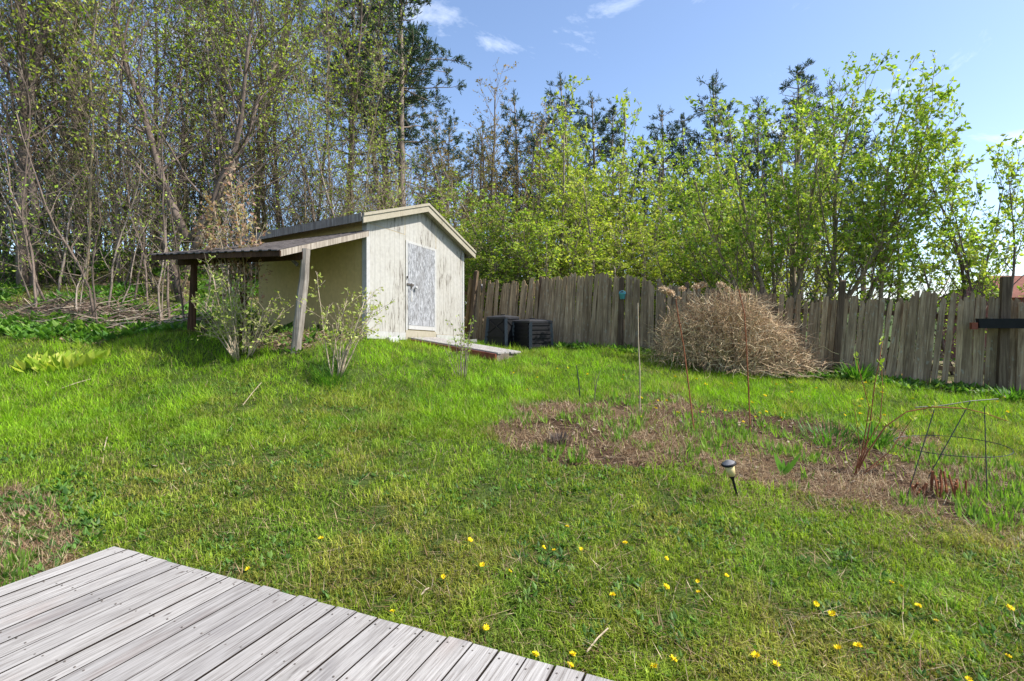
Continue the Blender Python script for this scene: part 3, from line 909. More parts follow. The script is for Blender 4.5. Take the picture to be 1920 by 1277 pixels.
# ------------------------------------------------------------------ compost bins
def bin_obj(px, Y, w, h, rz, kind, label):
    p = on(px, Y); b = thing("compost_bin", label, "compost bin", p)
    cs, sn = math.cos(rz), math.sin(rz)
    def B(x, y, z): return p + np.array([x * cs - y * sn, x * sn + y * cs, z])
    t = .84 if kind == 0 else .93
    mb = MB(); rows = 6; V = []
    zs = np.linspace(-.03, h, rows)
    for z_ in zs:
        k = w / 2 * (1 - (1 - t) * max(z_, 0) / h)
        ch = .05
        for (x, y) in ((-k + ch, -k), (k - ch, -k), (k, -k + ch), (k, k - ch), (k - ch, k), (-k + ch, k), (-k, k - ch), (-k, -k + ch)): V.append(B(x, y, z_))
    q = [(r * 8 + e, r * 8 + (e + 1) % 8, (r + 1) * 8 + (e + 1) % 8, (r + 1) * 8 + e) for r in range(rows - 1) for e in range(8)]
    mb.add(V, q); body = part("body", mb, M_black, b)
    k0 = w / 2
    for f in range(4):
        a = f * math.pi / 2; ca, sa = math.cos(a), math.sin(a)
        def Fp(x, out, z):
            k = k0 * (1 - (1 - t) * z / h) + out
            xx, yy = x * (1 - (1 - t) * z / h), -k
            return B(xx * ca - yy * sa, xx * sa + yy * ca, z)
        mb = MB()
        if kind == 0:                               # crossed ribs
            for sgn in (-1, 1):
                mb.bar(Fp(-sgn * k0 * .8, .006, h * .5), Fp(sgn * k0 * .8, .006, h * .92), .03, .025, Fp(0, 1, h) - Fp(0, 0, h))
            mb.bar(Fp(-k0 * .86, .008, h * .36), Fp(k0 * .86, .008, h * .36), .025, .04)
            mb.bar(Fp(-k0 * .86, .008, h * .1), Fp(k0 * .86, .008, h * .1), .025, .04)
            nm = "rib"
        else:
            for z_ in np.linspace(.1, .9, 6): mb.bar(Fp(-k0 * .86, .008, h * z_), Fp(k0 * .86, .008, h * z_), .022, .045)
            nm = "slat_band"
        part(nm, mb, M_black, body)
        mb = MB(); mb.bar(Fp(-k0 * .93, .004, 0.01), Fp(-k0 * .93, .004, h * .99), .07, .05, (0, 1, 0)); part("corner_post", mb, M_bluegrey, body)
    kk = w / 2 * t
    mb = MB(); V = []
    for (s_, z_) in ((1.07, h - .03), (1.09, h + .012), (.98, h + .03), (.55, h + .05), (.5, h + .058)):
        for (x, y) in ((-1, -1), (1, -1), (1, 1), (-1, 1)): V.append(B(x * kk * s_, y * kk * s_, z_))
    q = [(r * 4 + e, r * 4 + (e + 1) % 4, (r + 1) * 4 + (e + 1) % 4, (r + 1) * 4 + e) for r in range(4) for e in range(4)] + [(16, 17, 18, 19), (3, 2, 1, 0)]
    mb.add(V, q); lid = part("lid", mb, M_lid, b)
    mb = MB(); mb.bar(B(-.07, 0, h + .07), B(.07, 0, h + .07), .03, .03); part("handle", mb, M_black, lid)
bin_obj(943, 12.75, .62, .70, .95, 0, "tall black compost bin with crossed ribs beside the shed ramp")
bin_obj(998, 12.55, .68, .63, .62, 1, "squat black slatted compost bin with pale lid against the fence")

# ------------------------------------------------------------------ path light
p = hit(1384, 938); lt = thing("path_light", "small black solar path light with cream lens tilted in the garden bed", "lamp", p)
top = PX(1367, 872, p[1] - .02); ax = unit(top - p)
def axp(h): return p + ax * h
Lh = float(np.linalg.norm(top - p))
mb = MB(); mb.tube([axp(-.08), axp(.05), axp(Lh - .15), axp(Lh - .12), axp(Lh - .105)], [.006, .011, .013, .024, .034], 8); part("stake", mb, M_black, lt, True)
mb = MB(); mb.lathe([(.001, 0), (.034, 0), (.048, .105), (.001, .105)], 16, axp(Lh - .104), None, tuple(ax)); part("lens", mb, M_lens, lt, True)
mb = MB(); mb.lathe([(.001, 0), (.064, .0), (.070, .006), (.070, .016), (.060, .0225)], 18, axp(Lh + .002), None, tuple(ax)); part("rim", mb, M_black, lt, True)
mb = MB(); mb.lathe([(.060, .0), (.045, .010), (.018, .026), (.001, .030)], 18, axp(Lh + .0225), None, tuple(ax)); part("cap", mb, M_cap, lt, False)

# ------------------------------------------------------------------ garden stakes and wire support
def stake(pts_px, Yb, r, mat, label, name="garden_stake"):
    b = hit(*pts_px[0])
    pts = [b + np.array([0, 0, -.1]), b]
    for (x, y) in pts_px[1:]: pts.append(PX(x, y, b[1] + .0))
    pts = np.array(pts); mb = MB()
    mb.tube(pts, np.linspace(r, r * .75, len(pts)), 6)
    return solo(name, mb, mat, label, "stake", b, "stakes in the garden bed")
stake([(1088, 752), (1085, 715), (1081, 685)], 0, .011, M_wire, "short dark stake at the bare end of the garden bed")
stake([(1200, 782), (1200, 700), (1197, 640), (1196, 568)], 0, .009, M_twig_pale, "straight tan garden stake standing left of the brown dead bush")
stake([(1302, 815), (1292, 730), (1282, 650), (1271, 590), (1267, 560)], 0, .009, M_twig_red, "leaning brown garden stake in front of the dead bush's left side")
stake([(1407, 812), (1403, 720), (1399, 640), (1396, 590), (1385, 542)], 0, .009, M_twig_red, "tall bent brown garden stake in front of the dead bush's middle")
# two twigs by the first stake
p = hit(1114, 758); mb = MB()
mb.tube([p - [0, 0, .05], PX(1116, 735, p[1]), PX(1120, 712, p[1]), PX(1128, 690, p[1])], [.008, .007, .005, .003], 5); mb.tube([PX(1116, 735, p[1]), PX(1115, 712, p[1]), PX(1118, 695, p[1])], [.005, .004, .002], 5)
solo("bare_twig", mb, M_bark_dark, "forked bare twig next to the short dark stake", "twig", p)
# wire plant support: ring on three legs
pc = hit(1795, 905); sup = thing("plant_support", "thin dark wire ring plant support on legs beside red cut stems", "plant support", pc)
Yc = pc[1]
a_ = np.linspace(0, 2 * math.pi, 33)
rc = PX(1782, 835, Yc + .1); mb = MB(); mb.tube(np.stack([np.cos(a_) * .50, np.sin(a_) * .50, .02 * np.cos(a_)], -1) + rc, .0042, 5, cap=False); part("ring", mb, M_wire, sup)
for (xb, yb, xt, yt, dy) in ((1700, 935, 1752, 768, -.18), (1737, 902, 1820, 752, .1), (1851, 940, 1846, 762, -.05)):
    b = hit(xb, yb); t = PX(xt, yt, b[1] + .12); mb = MB(); mb.tube([b - [0, 0, .08], b, (b + t) / 2, t], .005, 5); part("leg", mb, M_wire, sup)
mb = MB(); mb.tube([PX(1716, 764, Yc + .1), PX(1770, 760, Yc + .1), PX(1820, 752, Yc + .1), PX(1872, 748, Yc + .1)], .0055, 5); part("crossbar", mb, M_wire, sup)

# ------------------------------------------------------------------ growing things: branches and leaves
class Plant:
    def __init__(self, seed):
        self.r = RS(seed); self.wood = MB(); self.lp, self.la, self.ls, self.lc = [], [], [], []
    def branch(self, p, d, length, r, level, P):
        rg = self.r; L_ = P[level]
        n = max(3, int(round(length / L_.get('seg', .4))) + 1)
        n = min(n, 16)
        pts = np.zeros((n, 3)); pts[0] = p; d = unit(d); st = length / (n - 1)
        w = rg.normal(0, L_.get('wander', .12), (n, 3))
        up = L_.get('up', 0.0)
        dirs = np.zeros((n, 3)); dirs[0] = d
        for i in range(1, n):
            d = unit(d + w[i] + np.array([0, 0, up])); pts[i] = pts[i - 1] + d * st; dirs[i] = d
        tip = L_.get('tip', .25)
        rad = np.maximum(r * (1 - (1 - tip) * np.linspace(0, 1, n) ** L_.get('tp', 1.0)), P.get('rmin', .004))
        self.wood.tube(pts, rad, L_.get('sides', 4), cap=(level == 0))
        if level + 1 < P['levels']:
            K = P[level + 1]
            t0 = L_.get('t0', .25)
            cnt = L_['kids'] if 'kids' in L_ else int(round(length * L_['dens']))
            cnt = max(0, cnt)
            ts = t0 + (1 - t0) * (np.arange(cnt) + rg.rand(cnt)) / max(cnt, 1)
            az = rg.rand() * 6.28
            for t in ts:
                f = t * (n - 1); i = min(int(f), n - 2); u = f - i
                q = pts[i] * (1 - u) + pts[i + 1] * u; dd = dirs[min(i + 1, n - 1)]
                rr = rad[i] * (1 - u) + rad[i + 1] * u
                az += 2.4 + rg.normal(0, .5)
                s = unit(np.cross(dd, [0.3, 0.9, 0.2])); u2 = np.cross(dd, s)
                an = L_.get('angle', .8) * (1 + rg.normal(0, .2)) * (1 - L_.get('close', .0) * t)
                nd_ = dd * math.cos(an) + (s * math.cos(az) + u2 * math.sin(az)) * math.sin(an)
                ln = L_['len'] * (1 - L_.get('lt', .5) * t) * rg.uniform(.6, 1.25)
                if L_.get('bell'): ln *= .35 + .95 * math.sin(math.pi * min(1, (t - t0) / (1 - t0) * .85 + .12))
                self.branch(q, nd_, ln, min(rr * L_.get('rr', .5), L_.get('rmax', 9)), level + 1, P)
        if 'leaf' in L_:
            lf = L_['leaf']
            k = int(round(lf['n'] * rg.uniform(.5, 1.5)))
            if k > 0 and rg.rand() < lf.get('prob', 1):
                z = P.get('leafz')
                if z is not None and pts[-1][2] < z * rg.uniform(.6, 1.4): k = k // 4
                t = rg.uniform(lf.get('t0', .3), 1.0, k); f = t * (n - 1); i = np.minimum(f.astype(int), n - 2); u = (f - i)[:, None]
                q = pts[i] * (1 - u) + pts[i + 1] * u
                ax = rg.normal(0, 1, (k, 3)) * lf.get('spread', 1.0) + dirs[i] * lf.get('fwd', .6); ax[:, 2] += lf.get('lift', -.3)
                sz = lf['size'] * rg.uniform(.55, 1.3, k)
                cc = np.array(lf['col']); pick = cc[rg.randint(len(cc), size=k)] * (rg.uniform(.75, 1.25) * rg.uniform(.85, 1.15, (k, 1)))
                self.lp.append(q + rg.normal(0, lf.get('jit', .03), (k, 3))); self.la.append(ax); self.ls.append(sz); self.lc.append(pick)
    def meshes(self, width=.6, fold=.12, names=("trunk", "crown")):
        wm = self.wood.mesh(names[0], True)
        lm = None
        if self.lp:
            mb = MB(); mb.leaves(np.vstack(self.lp), np.vstack(self.la), np.concatenate(self.ls), self.r, width, np.vstack(self.lc), fold)
            lm = mb.mesh(names[1], False, True)
        return wm, lm

LIME = [(.32, .41, .05), (.39, .46, .07), (.22, .32, .035), (.44, .48, .12)]
LIMEG = [(.26, .39, .05), (.34, .44, .065), (.17, .28, .03), (.40, .46, .10)]
OLIVE = [(.17, .17, .035), (.21, .19, .05), (.12, .14, .03)]
RUST = [(.30, .19, .05), (.24, .20, .05), (.34, .24, .08)]
DARKG = [(.05, .11, .025), (.07, .14, .03), (.035, .085, .02)]
BRONZE = [(.34, .20, .15), (.42, .29, .22), (.28, .16, .12), (.36, .31, .16)]
PALEG = [(.38, .43, .11), (.46, .48, .18), (.30, .37, .07)]

def P_tall(H, leafn, lc, leafz):
    return {'levels': 4, 'rmin': .005, 'leafz': leafz,
            0: dict(seg=.8, wander=.055, up=.05, tip=.22, sides=8, dens=3.2, t0=.14, angle=.75, close=.35, len=H * .2, lt=.35, rr=.4, rmax=.032),
            1: dict(seg=.45, wander=.13, up=.07, tip=.25, sides=5, dens=3.2, t0=.2, angle=.7, len=1.1, lt=.4, rr=.5, leaf=dict(n=leafn * .6, size=.08, col=lc, t0=.6)),
            2: dict(seg=.35, wander=.16, up=.06, tip=.35, sides=3, dens=2.6, t0=.2, angle=.75, len=.6, lt=.3, rr=.6, leaf=dict(n=leafn, size=.105, col=lc, jit=.04, t0=.5)),
            3: dict(seg=.25, wander=.14, up=.05, tip=.5, sides=3, leaf=dict(n=leafn * .8, size=.10, col=lc, jit=.04, t0=.5))}
def P_lime(H, lc, dens=1.0, size=.10):
    return {'levels': 4, 'rmin': .005,
            0: dict(seg=.6, wander=.06, up=.10, tip=.2, sides=7, dens=3.4, t0=.08, angle=.78, close=.4, len=H * .27, lt=.6, rr=.45),
            1: dict(seg=.35, wander=.11, up=.09, tip=.3, sides=4, dens=3.6, t0=.15, angle=.7, len=.75, lt=.4, rr=.55, leaf=dict(n=3 * dens, size=size, col=lc, jit=.03, t0=.55)),
            2: dict(seg=.25, wander=.13, up=.10, tip=.4, sides=3, dens=2.8, t0=.3, angle=.7, len=.32, lt=.3, rr=.6, leaf=dict(n=5 * dens, size=size, col=lc, jit=.03, t0=.55)),
            3: dict(seg=.15, wander=.1, up=.1, tip=.5, sides=3, leaf=dict(n=5 * dens, size=size, col=lc, jit=.025, t0=.6))}

def tree_proto(seed, P, stems, width=.6):
    pl = Plant(seed)
    for (off, d, length, r) in stems: pl.branch(np.array(off, float), np.array(d, float), length, r, 0, P)
    return pl.meshes(width)

def pine_mesh(seed, H, r0, crown0, reach, tuft=30, oneside=None):
    rg = RS(seed); wood = MB(); N_ = 14
    pts = np.zeros((N_, 3)); pts[:, 2] = np.linspace(-.3, H, N_); pts[1:, :2] = np.cumsum(rg.normal(0, .03, (N_ - 1, 2)), 0)
    wood.tube(pts, np.linspace(r0, r0 * .12, N_), 8)
    bp, ba, bs, bc = [], [], [], []
    z = H * .25; 
    while z < H:
        f = (z - H * crown0) / (H * (1 - crown0))
        nb = rg.randint(2, 5)
        for k in range(nb):
            az = rg.rand() * 6.28
            base = np.array([np.interp(z, pts[:, 2], pts[:, 0]), np.interp(z, pts[:, 2], pts[:, 1]), z])
            if f < 0:
                ln = reach * rg.uniform(.25, .7)
            else: ln = reach * (1.05 - .88 * f) * rg.uniform(.65, 1.15)
            d = np.array([math.cos(az), math.sin(az), rg.uniform(-.15, .25) + .35 * max(f, 0)])
            n = 6; q = [base]; dd = unit(d)
            for i in range(n - 1):
                dd = unit(dd + rg.normal(0, .09, 3) + np.array([0, 0, .03 if f > 0 else -.03])); q.append(q[-1] + dd * ln / (n - 1))
            q = np.array(q); wood.tube(q, np.linspace(.03 * (1.1 - .5 * max(f, 0)), .006, n), 4, cap=False)
            nt_ = int(ln * 6.5)
            for j in range(nt_):
                t = rg.uniform(.12, 1) if f > 0 else rg.uniform(.4, 1); i = min(int(t * (n - 1)), n - 2); a = q[i] + (q[i + 1] - q[i]) * (t * (n - 1) - i)
                td = unit(dd + rg.normal(0, .75, 3)); ll = rg.uniform(.2, .5) * (1.3 - t * .5)
                e = a + td * ll + np.array([0, 0, .06])
                wood.tube([a, (a + e) / 2 + rg.normal(0, .02, 3), e], [.008, .006, .005], 3, cap=False)
                if f > -.12 or rg.rand() < .12:
                    m_ = tuft; ax = rg.normal(0, .6, (m_, 3)) + unit(e - a) * .9 + np.array([0, 0, .25]); fr = rg.rand(m_)[:, None]
                    bp.append(a + (e - a) * (.3 + .7 * fr) + rg.normal(0, .03, (m_, 3))); ba.append(ax); bs.append(rg.uniform(.10, .20, m_))
                    shade = rg.uniform(.7, 1.3); bc.append(np.tile(np.array([.045, .08, .045]) * shade, (m_, 1)) * rg.uniform(.8, 1.3, (m_, 1)))
        z += rg.uniform(.35, .6) if f < 0 else rg.uniform(.22, .38)
    ax = rg.normal(0, .5, (60, 3)) + np.array([0, 0, .8]); bp.append(np.stack([pts[-1, 0] + 0 * ax[:, 0], pts[-1, 1] + 0 * ax[:, 0], H - rg.rand(60) * .5], -1)); ba.append(ax); bs.append(rg.uniform(.12, .2, 60)); bc.append(np.tile(np.array([.06, .10, .052]), (60, 1)))
    mb = MB(); mb.leaves(np.vstack(bp), np.vstack(ba), np.concatenate(bs), rg, .19, np.vstack(bc), .02)
    return wood.mesh("trunk", True), mb.mesh("crown", False, True)

def plant_tree(name, meshes, bark, leafm, label, cat, loc, group=None, rz=0.0, scale=1.0, sz=None, tilt=(0, 0)):
    t = thing(name, label, cat, (loc[0], loc[1], loc[2] - .04), group, rz, scale)
    if sz is not None: t.scale = (scale, scale, sz)
    t.rotation_euler = (tilt[0], tilt[1], rz)
    put("trunk", meshes[0], bark, t)
    if meshes[1] is not None: put("crown", meshes[1], leafm, t)
    return t

rng = RS(99)
# --- tall thin trees of the wood
tall = []
for k in range(8):
    H = [13, 14, 12, 15, 11, 13.5, 12.5, 14.5][k]; r = [.085, .062, .052, .105, .042, .068, .048, .08][k]
    lc = [LIME, LIMEG, LIMEG, LIME, LIME, OLIVE, LIMEG, LIME][k]
    P = P_tall(H, [1.8, 2.6, 1.7, 2.0, 3.2, 1.2, 2.9, 1.7][k], lc, 4.5)
    stems = [((0, 0, -.3), (rng.normal(0, .04), rng.normal(0, .04), 1), H, r)]
    if k in (0, 3, 5): stems.append(((.12, .05, -.2), (.16, .05, 1), H * .9, r * .7))
    tall.append(tree_proto(200 + k, P, stems))
M_barks = [M_bark, M_bark_dark, M_bark, M_bark_dark, M_bark_olive, M_bark, M_bark_dark, M_bark]
G_wood = "tall thin trees in the wood behind the shed"
WOODL = ['twin-stemmed grey woodland tree with yellow-green leaves behind the shed', 'slim dark woodland tree with fresh green leaves behind the shed', 'very thin grey woodland tree with sparse green leaves behind the shed',
         'twin-stemmed thick dark woodland tree behind the shed', 'spindly olive-barked tree with many yellow-green leaves in the wood', 'twin-stemmed grey woodland tree with dull olive buds', 'spindly dark-barked tree with fresh green leaves in the wood', 'tall single-stemmed grey woodland tree with few yellow-green leaves']
def tall_tree(px, Y, k, scale=1.0, label=None, rz=None, group=True, tilt=None):
    p = on(px, Y)
    return plant_tree("woodland_tree", tall[k], M_barks[k], M_leaf, label or WOODL[k], "tree", p, G_wood if group else None,
                      rng.rand() * 6.28 if rz is None else rz, scale, None, tilt or (rng.normal(0, .055), rng.normal(0, .055)))
tall_tree(42, 13.2, 3, 1.25, "thick twin-trunked dark tree at the wood's edge left of the green ivy", .4, False, (0, -.03))
for (px, Y, k, s) in [(110, 15.5, 0, 1.1), (152, 16, 3, 1.0), (190, 18, 0, 1.1), (285, 17.5, 5, 1.1), 
                      (400, 18, 3, 1.0), (480, 19, 3, 1.15), (520, 17.5, 1, 1.1), (590, 18, 2, 1.1), 
                      (655, 18, 1, 1.1), (545, 16.5, 6, 1.0), (640, 17, 4, 1.0), (705, 18.5, 6, .95), (-40, 15, 0, 1.1), (-120, 14, 2, 1.1), (10, 17, 1, 1.1), (215, 21, 1, 1.2),
                      (265, 22, 7, 1.2), (350, 23, 7, 1.2), (370, 16.5, 6, 1.05), (-200, 17, 5, 1.1),
                      (730, 25, 5, 1.1), (575, 16, 4, .85), (470, 16.2, 6, .9), (680, 16.5, 4, .7), (60, 13.8, 6, .9), (160, 13.2, 4, .9), (225, 13.6, 6, 1.0), (100, 14.6, 4, 1.1), (330, 15.5, 6, 1.0), (500, 16.4, 4, .95), (610, 16.2, 6, .85), (-60, 13.4, 4, 1.0), (655, 15.8, 2, .8), (420, 16, 2, .9)]:
    tall_tree(px, Y, k, s)
# forked tree rising right behind the lean-to
P = P_tall(8.5, 1.7, LIME, 4.0); P[0]['wander'] = .13; P[0]['up'] = .1; P[0]['t0'] = .12; P[0]['len'] = 2.6
fk = Plant(321)
fk.branch(np.array([0, 0, -.3]), np.array([.0, 0, 1]), 2.0, .14, 3, P)
fk.branch(np.array([0, 0, 1.55]), np.array([-.22, .05, 1]), 8.5, .105, 0, P)
fk.branch(np.array([.02, 0, 1.6]), np.array([.62, -.05, .8]), 6.5, .095, 0, P)
fk.branch(np.array([.0, 0, 1.0]), np.array([.35, .3, 1]), 7.0, .08, 0, P)
plant_tree("forked_tree", fk.meshes(), M_bark_dark, M_leaf, "forked dark-barked tree spreading right above the lean-to roof", "tree", on(352, 13.2), None, 0.0, 1.0)

# --- saplings at the wood's edge, thin crooked stems
sap = []
for k in range(5):
    H = [4.5, 3.6, 5.2, 3.0, 4.0][k]
    P = {'levels': 3, 'rmin': .004, 0: dict(seg=.4, wander=.10, up=.05, tip=.25, sides=5, dens=3.2, t0=.2, angle=.75, len=1.1, lt=.4, rr=.5),
         1: dict(seg=.25, wander=.16, up=.05, tip=.3, sides=3, dens=3.2, t0=.2, angle=.7, len=.5, rr=.6, leaf=dict(n=2.0, size=.06, col=LIMEG, jit=.03)),
         2: dict(seg=.2, wander=.12, up=.03, tip=.5, sides=3, leaf=dict(n=1.8, size=.06, col=LIMEG, jit=.03))}
    sap.append(tree_proto(400 + k, P, [((0, 0, -.1), (rng.normal(0, .15), rng.normal(0, .1), 1), H, .028)] + ([((.1, .1, -.1), (.3, .1, 1), H * .7, .02)] if k % 2 else [])))
G_sap = "crooked saplings along the edge of the wood"
for i, (px, Y) in enumerate([(65, 11.2), (70, 12.5), (5, 11.5), (140, 11.0), (178, 11.0), (185, 10.9), (205, 11.6), (318, 11.4), (300, 11.1), (345, 11.0), (250, 12.6), (110, 13.0), (230, 13.5), (-40, 11.2), (285, 13.5), (30, 14), (385, 12.4), (330, 14.5),
                             (160, 14.2), (-100, 12.5), (275, 12.0), (420, 13.5), (95, 11.8), (450, 14.5), (210, 14.6)]):
    plant_tree("sapling", sap[i % 5], [M_bark_dark, M_bark][i % 5 % 2], M_leaf, ["single-stemmed crooked dark sapling at the edge of the wood", "two-stemmed thin grey sapling at the edge of the wood"][i % 5 % 2], "sapling", on(px, Y), G_sap, rng.rand() * 6.28, rng.uniform(.75, 1.15))

# --- twiggy thicket shrubs filling the wood
thick = []
for k in range(4):
    P = {'levels': 4, 'rmin': .0045, 0: dict(seg=.35, wander=.12, up=.04, tip=.25, sides=4, dens=3.4, t0=.12, angle=.7, len=1.1, lt=.4, rr=.55),
         1: dict(seg=.25, wander=.17, up=.05, tip=.3, sides=3, dens=3.6, t0=.15, angle=.75, len=.55, rr=.6, leaf=dict(n=1.3, size=.075, col=LIMEG, jit=.03)),
         2: dict(seg=.18, wander=.15, up=.04, tip=.4, sides=3, dens=3.0, t0=.2, angle=.7, len=.28, rr=.7, leaf=dict(n=1.1, size=.075, col=LIMEG, jit=.03)),
         3: dict(seg=.14, wander=.12, up=.03, tip=.5, sides=3, leaf=dict(n=.6, size=.07, col=LIMEG, jit=.02))}
    stt = []
    for j in range(7):
        a = j * .9 + rng.rand(); q_ = rng.uniform(.1, .45)
        stt.append(((.25 * math.cos(a), .25 * math.sin(a), -.1), (q_ * math.cos(a), q_ * math.sin(a), 1), rng.uniform(2.4, 4.4), .022))
    thick.append(tree_proto(450 + k, P, stt))
for i in range(46):
    px_ = -120 + i * 19.5 + rng.normal(0, 8); Y_ = rng.uniform(13.2, 20) if px_ < 330 else rng.uniform(15.8, 20.5)
    plant_tree("thicket_shrub", thick[i % 4], [M_bark, M_bark_olive][i % 4 // 2], M_leaf, ["bare grey twiggy shrub tangled between trunks of the wood", "bare olive-brown twiggy shrub tangled between trunks of the wood"][i % 4 // 2], "shrub", on(px_, Y_), "twiggy thicket shrubs in the wood", rng.rand() * 6.28, rng.uniform(.8, 1.3))
# --- pines
pines = [pine_mesh(500, 13.5, .17, .48, 2.5), pine_mesh(501, 12.0, .15, .42, 1.9), pine_mesh(502, 9.5, .14, .35, 1.55)]
plant_tree("pine_tree", pines[0], M_bark_pine, M_needle, "tall pine with bare lower trunk and dark needle tufts behind the shed", "pine", on(757, 19.5), None, 1.0, 1.07)
plant_tree("pine_tree", pines[1], M_bark_pine, M_needle, "slimmer pine leaning beside the tall bare-trunked pine", "pine", on(722, 21.5), None, 2.0, 1.2)
plant_tree("pine_tree", pines[0], M_bark_pine, M_needle, "pine half hidden among thin bare trees of the wood", "pine", on(655, 24), None, 3.0, 1.2)
G_pine = "dark pines behind the leafy trees"
for (px, top, Y, k) in [(965, 175, 27, 2), (1052, 145, 27, 2), (1110, 180, 30, 2), (1145, 200, 28, 1), (1240, 205, 29, 2), (1285, 215, 31, 1), (1340, 145, 28, 2), (1395, 235, 31, 2), (1500, 120, 26, 1), (1560, 160, 28, 2), (1425, 190, 30, 0), (1012, 215, 31, 1), (905, 230, 31, 2), (840, 215, 29, 1), (800, 250, 31, 2), (1205, 260, 33, 2), (1620, 230, 33, 2)]:
    p = on(px, Y); hh = EYE + (HOR - top) / F * Y - p[2]
    plant_tree("pine_tree", pines[k], M_bark_pine, M_needle, "dark pine standing behind the bright leafy trees beyond the fence", "pine", p, G_pine, rng.rand() * 6.28, hh / [13.5, 12, 9.5][k])

# --- bright young leafy trees beyond the fence
lime = []
for k in range(6):
    P = P_lime(7.5, [LIME, LIME, LIMEG, LIME, LIMEG, LIME][k], [.8, .75, .85, .6, .9, .7][k], .135)
    st = [((0, 0, -.2), (rng.normal(0, .08), rng.normal(0, .08), 1), 7.5, .075)]
    for j in range(3): a = j * 2.1 + k; st.append(((.1 * math.cos(a), .1 * math.sin(a), -.2), (.3 * math.cos(a), .3 * math.sin(a), 1), rng.uniform(5, 6.8), .05))
    lime.append(tree_proto(600 + k, P, st))
G_lime = "bright leafy young trees beyond the fence"
for i, (px, top, Y) in enumerate([(1095, 150, 17), (1045, 235, 16), (1150, 205, 18), (985, 300, 16.5), (935, 330, 17), (1205, 290, 16), (1260, 300, 17), (1310, 280, 17), (1365, 310, 16), (890, 370, 18), (1010, 350, 15.2), (1120, 330, 15), (1230, 400, 14.6),
                                  (850, 350, 19), (1060, 400, 14.8), (1400, 250, 18), (1330, 420, 14.2), (955, 420, 15.6), (830, 400, 18.5), (1175, 430, 14.4), (905, 450, 15.8), (1440, 330, 16), (790, 385, 19.5), (1520, 260, 18), (1285, 420, 14.0), (1090, 290, 19)]):
    p = on(px, Y); hh = EYE + (HOR - top) / F * Y - p[2]
    plant_tree("leafy_tree", lime[i % 6], [M_bark_olive, M_bark][i % 2], M_leaf, ("tall bright leafy tree topping its neighbours beyond the picket fence" if top < 240 else "low bright leafy tree growing right behind the pickets" if Y < 15.7 else "mid-height yellow-green leafy tree in the row beyond the fence"), "tree", p, G_lime, rng.rand() * 6.28, .55 + .45 * hh / 7.8, hh / 7.8)
# rusty and olive trees further back
P = P_lime(9, RUST, .8, .085); rust = tree_proto(650, P, [((0, 0, -.2), (0, 0, 1), 9, .1), ((.1, 0, -.2), (.2, .1, 1), 8, .07), ((-.1, 0, -.2), (-.22, -.1, 1), 8, .07)])
p = on(925, 24); plant_tree("rusty_tree", rust, M_bark, M_leaf, "tree with rusty orange spring buds rising among dark pines", "tree", p, None, 0, 1.15, (EYE + .45 * 24 - p[2]) / 9.2)
P = P_lime(8, OLIVE, .9, .075); oliv = tree_proto(651, P, [((0, 0, -.2), (0, 0, 1), 8, .1), ((.1, 0, -.2), (.25, .1, 1), 7, .07), ((-.1, 0, -.2), (-.25, -.1, 1), 7, .07), ((-.1, .1, -.2), (.05, .25, 1), 7, .06)])
for (px, top, Y) in [(850, 270, 22), (795, 310, 23), (890, 245, 25), (745, 340, 22), (975, 235, 26), (700, 330, 23.5)]:
    p = on(px, Y); hh = EYE + (HOR - top) / F * Y - p[2]
    plant_tree("olive_tree", oliv, M_bark_dark, M_leaf, "dull olive budding tree behind the shed roof", "tree", p, "olive budding trees behind the shed", rng.rand() * 6.28, 1.1, hh / 8.2)

# --- big multi-stemmed trees at the right, behind the fence
def P_fan(H, lc, dens):
    return {'levels': 4, 'rmin': .005,
            0: dict(seg=.5, wander=.07, up=.05, tip=.16, sides=7, dens=2.6, t0=.25, angle=.68, close=.2, len=H * .36, lt=.5, rr=.5),
            1: dict(seg=.35, wander=.09, up=.08, tip=.25, sides=4, dens=2.6, t0=.2, angle=.55, len=.85, lt=.4, rr=.55, leaf=dict(n=5 * dens, size=.12, col=lc, t0=.5, jit=.03)),
            2: dict(seg=.25, wander=.1, up=.08, tip=.4, sides=3, dens=2.4, t0=.35, angle=.6, len=.32, lt=.3, rr=.6, leaf=dict(n=7 * dens, size=.12, col=lc, jit=.03, t0=.5)),
            3: dict(seg=.16, wander=.1, up=.06, tip=.5, sides=3, leaf=dict(n=4 * dens, size=.11, col=lc, jit=.03, t0=.5))}
def fan(seed, H, lc, dens, stems):
    P = P_fan(H, lc, dens * 1.35)
    return tree_proto(seed, P, [((x, y, -.2), d, l, r) for (x, y, d, l, r) in stems])
f1 = fan(701, 6.4, LIMEG, 1.15, [(0, 0, (-.42, 0, 1), 5.6, .075), (.08, .0, (-.2, .1, 1), 6.6, .08), (.2, 0, (.1, -.1, 1), 6.6, .075), (-.1, .1, (-.7, .1, 1), 4.8, .05), (.1, .1, (-.05, .2, 1), 6.8, .06)])
p = on(1455, 12.6); plant_tree("multi_stem_tree", f1, M_bark_olive, M_leaf, "many-stemmed tree fanning out of the fence line right of the dead bush", "tree", p, None, 0, .87)
f2 = fan(702, 6.6, LIMEG, 1.25, [(0, 0, (.08, 0, 1), 7.2, .085), (.1, 0, (.35, 0, 1), 6.6, .075), (.2, 0, (.75, .1, 1), 5.6, .06), (-.1, .1, (-.1, .1, 1), 7.0, .06), (.15, .1, (.55, -.1, 1), 6.0, .05)])
p = on(1535, 12.3); plant_tree("multi_stem_tree", f2, M_bark_olive, M_leaf, "tall leafy tree with stems spreading right beside the straight grey trunk", "tree", p, None, 0, .87)
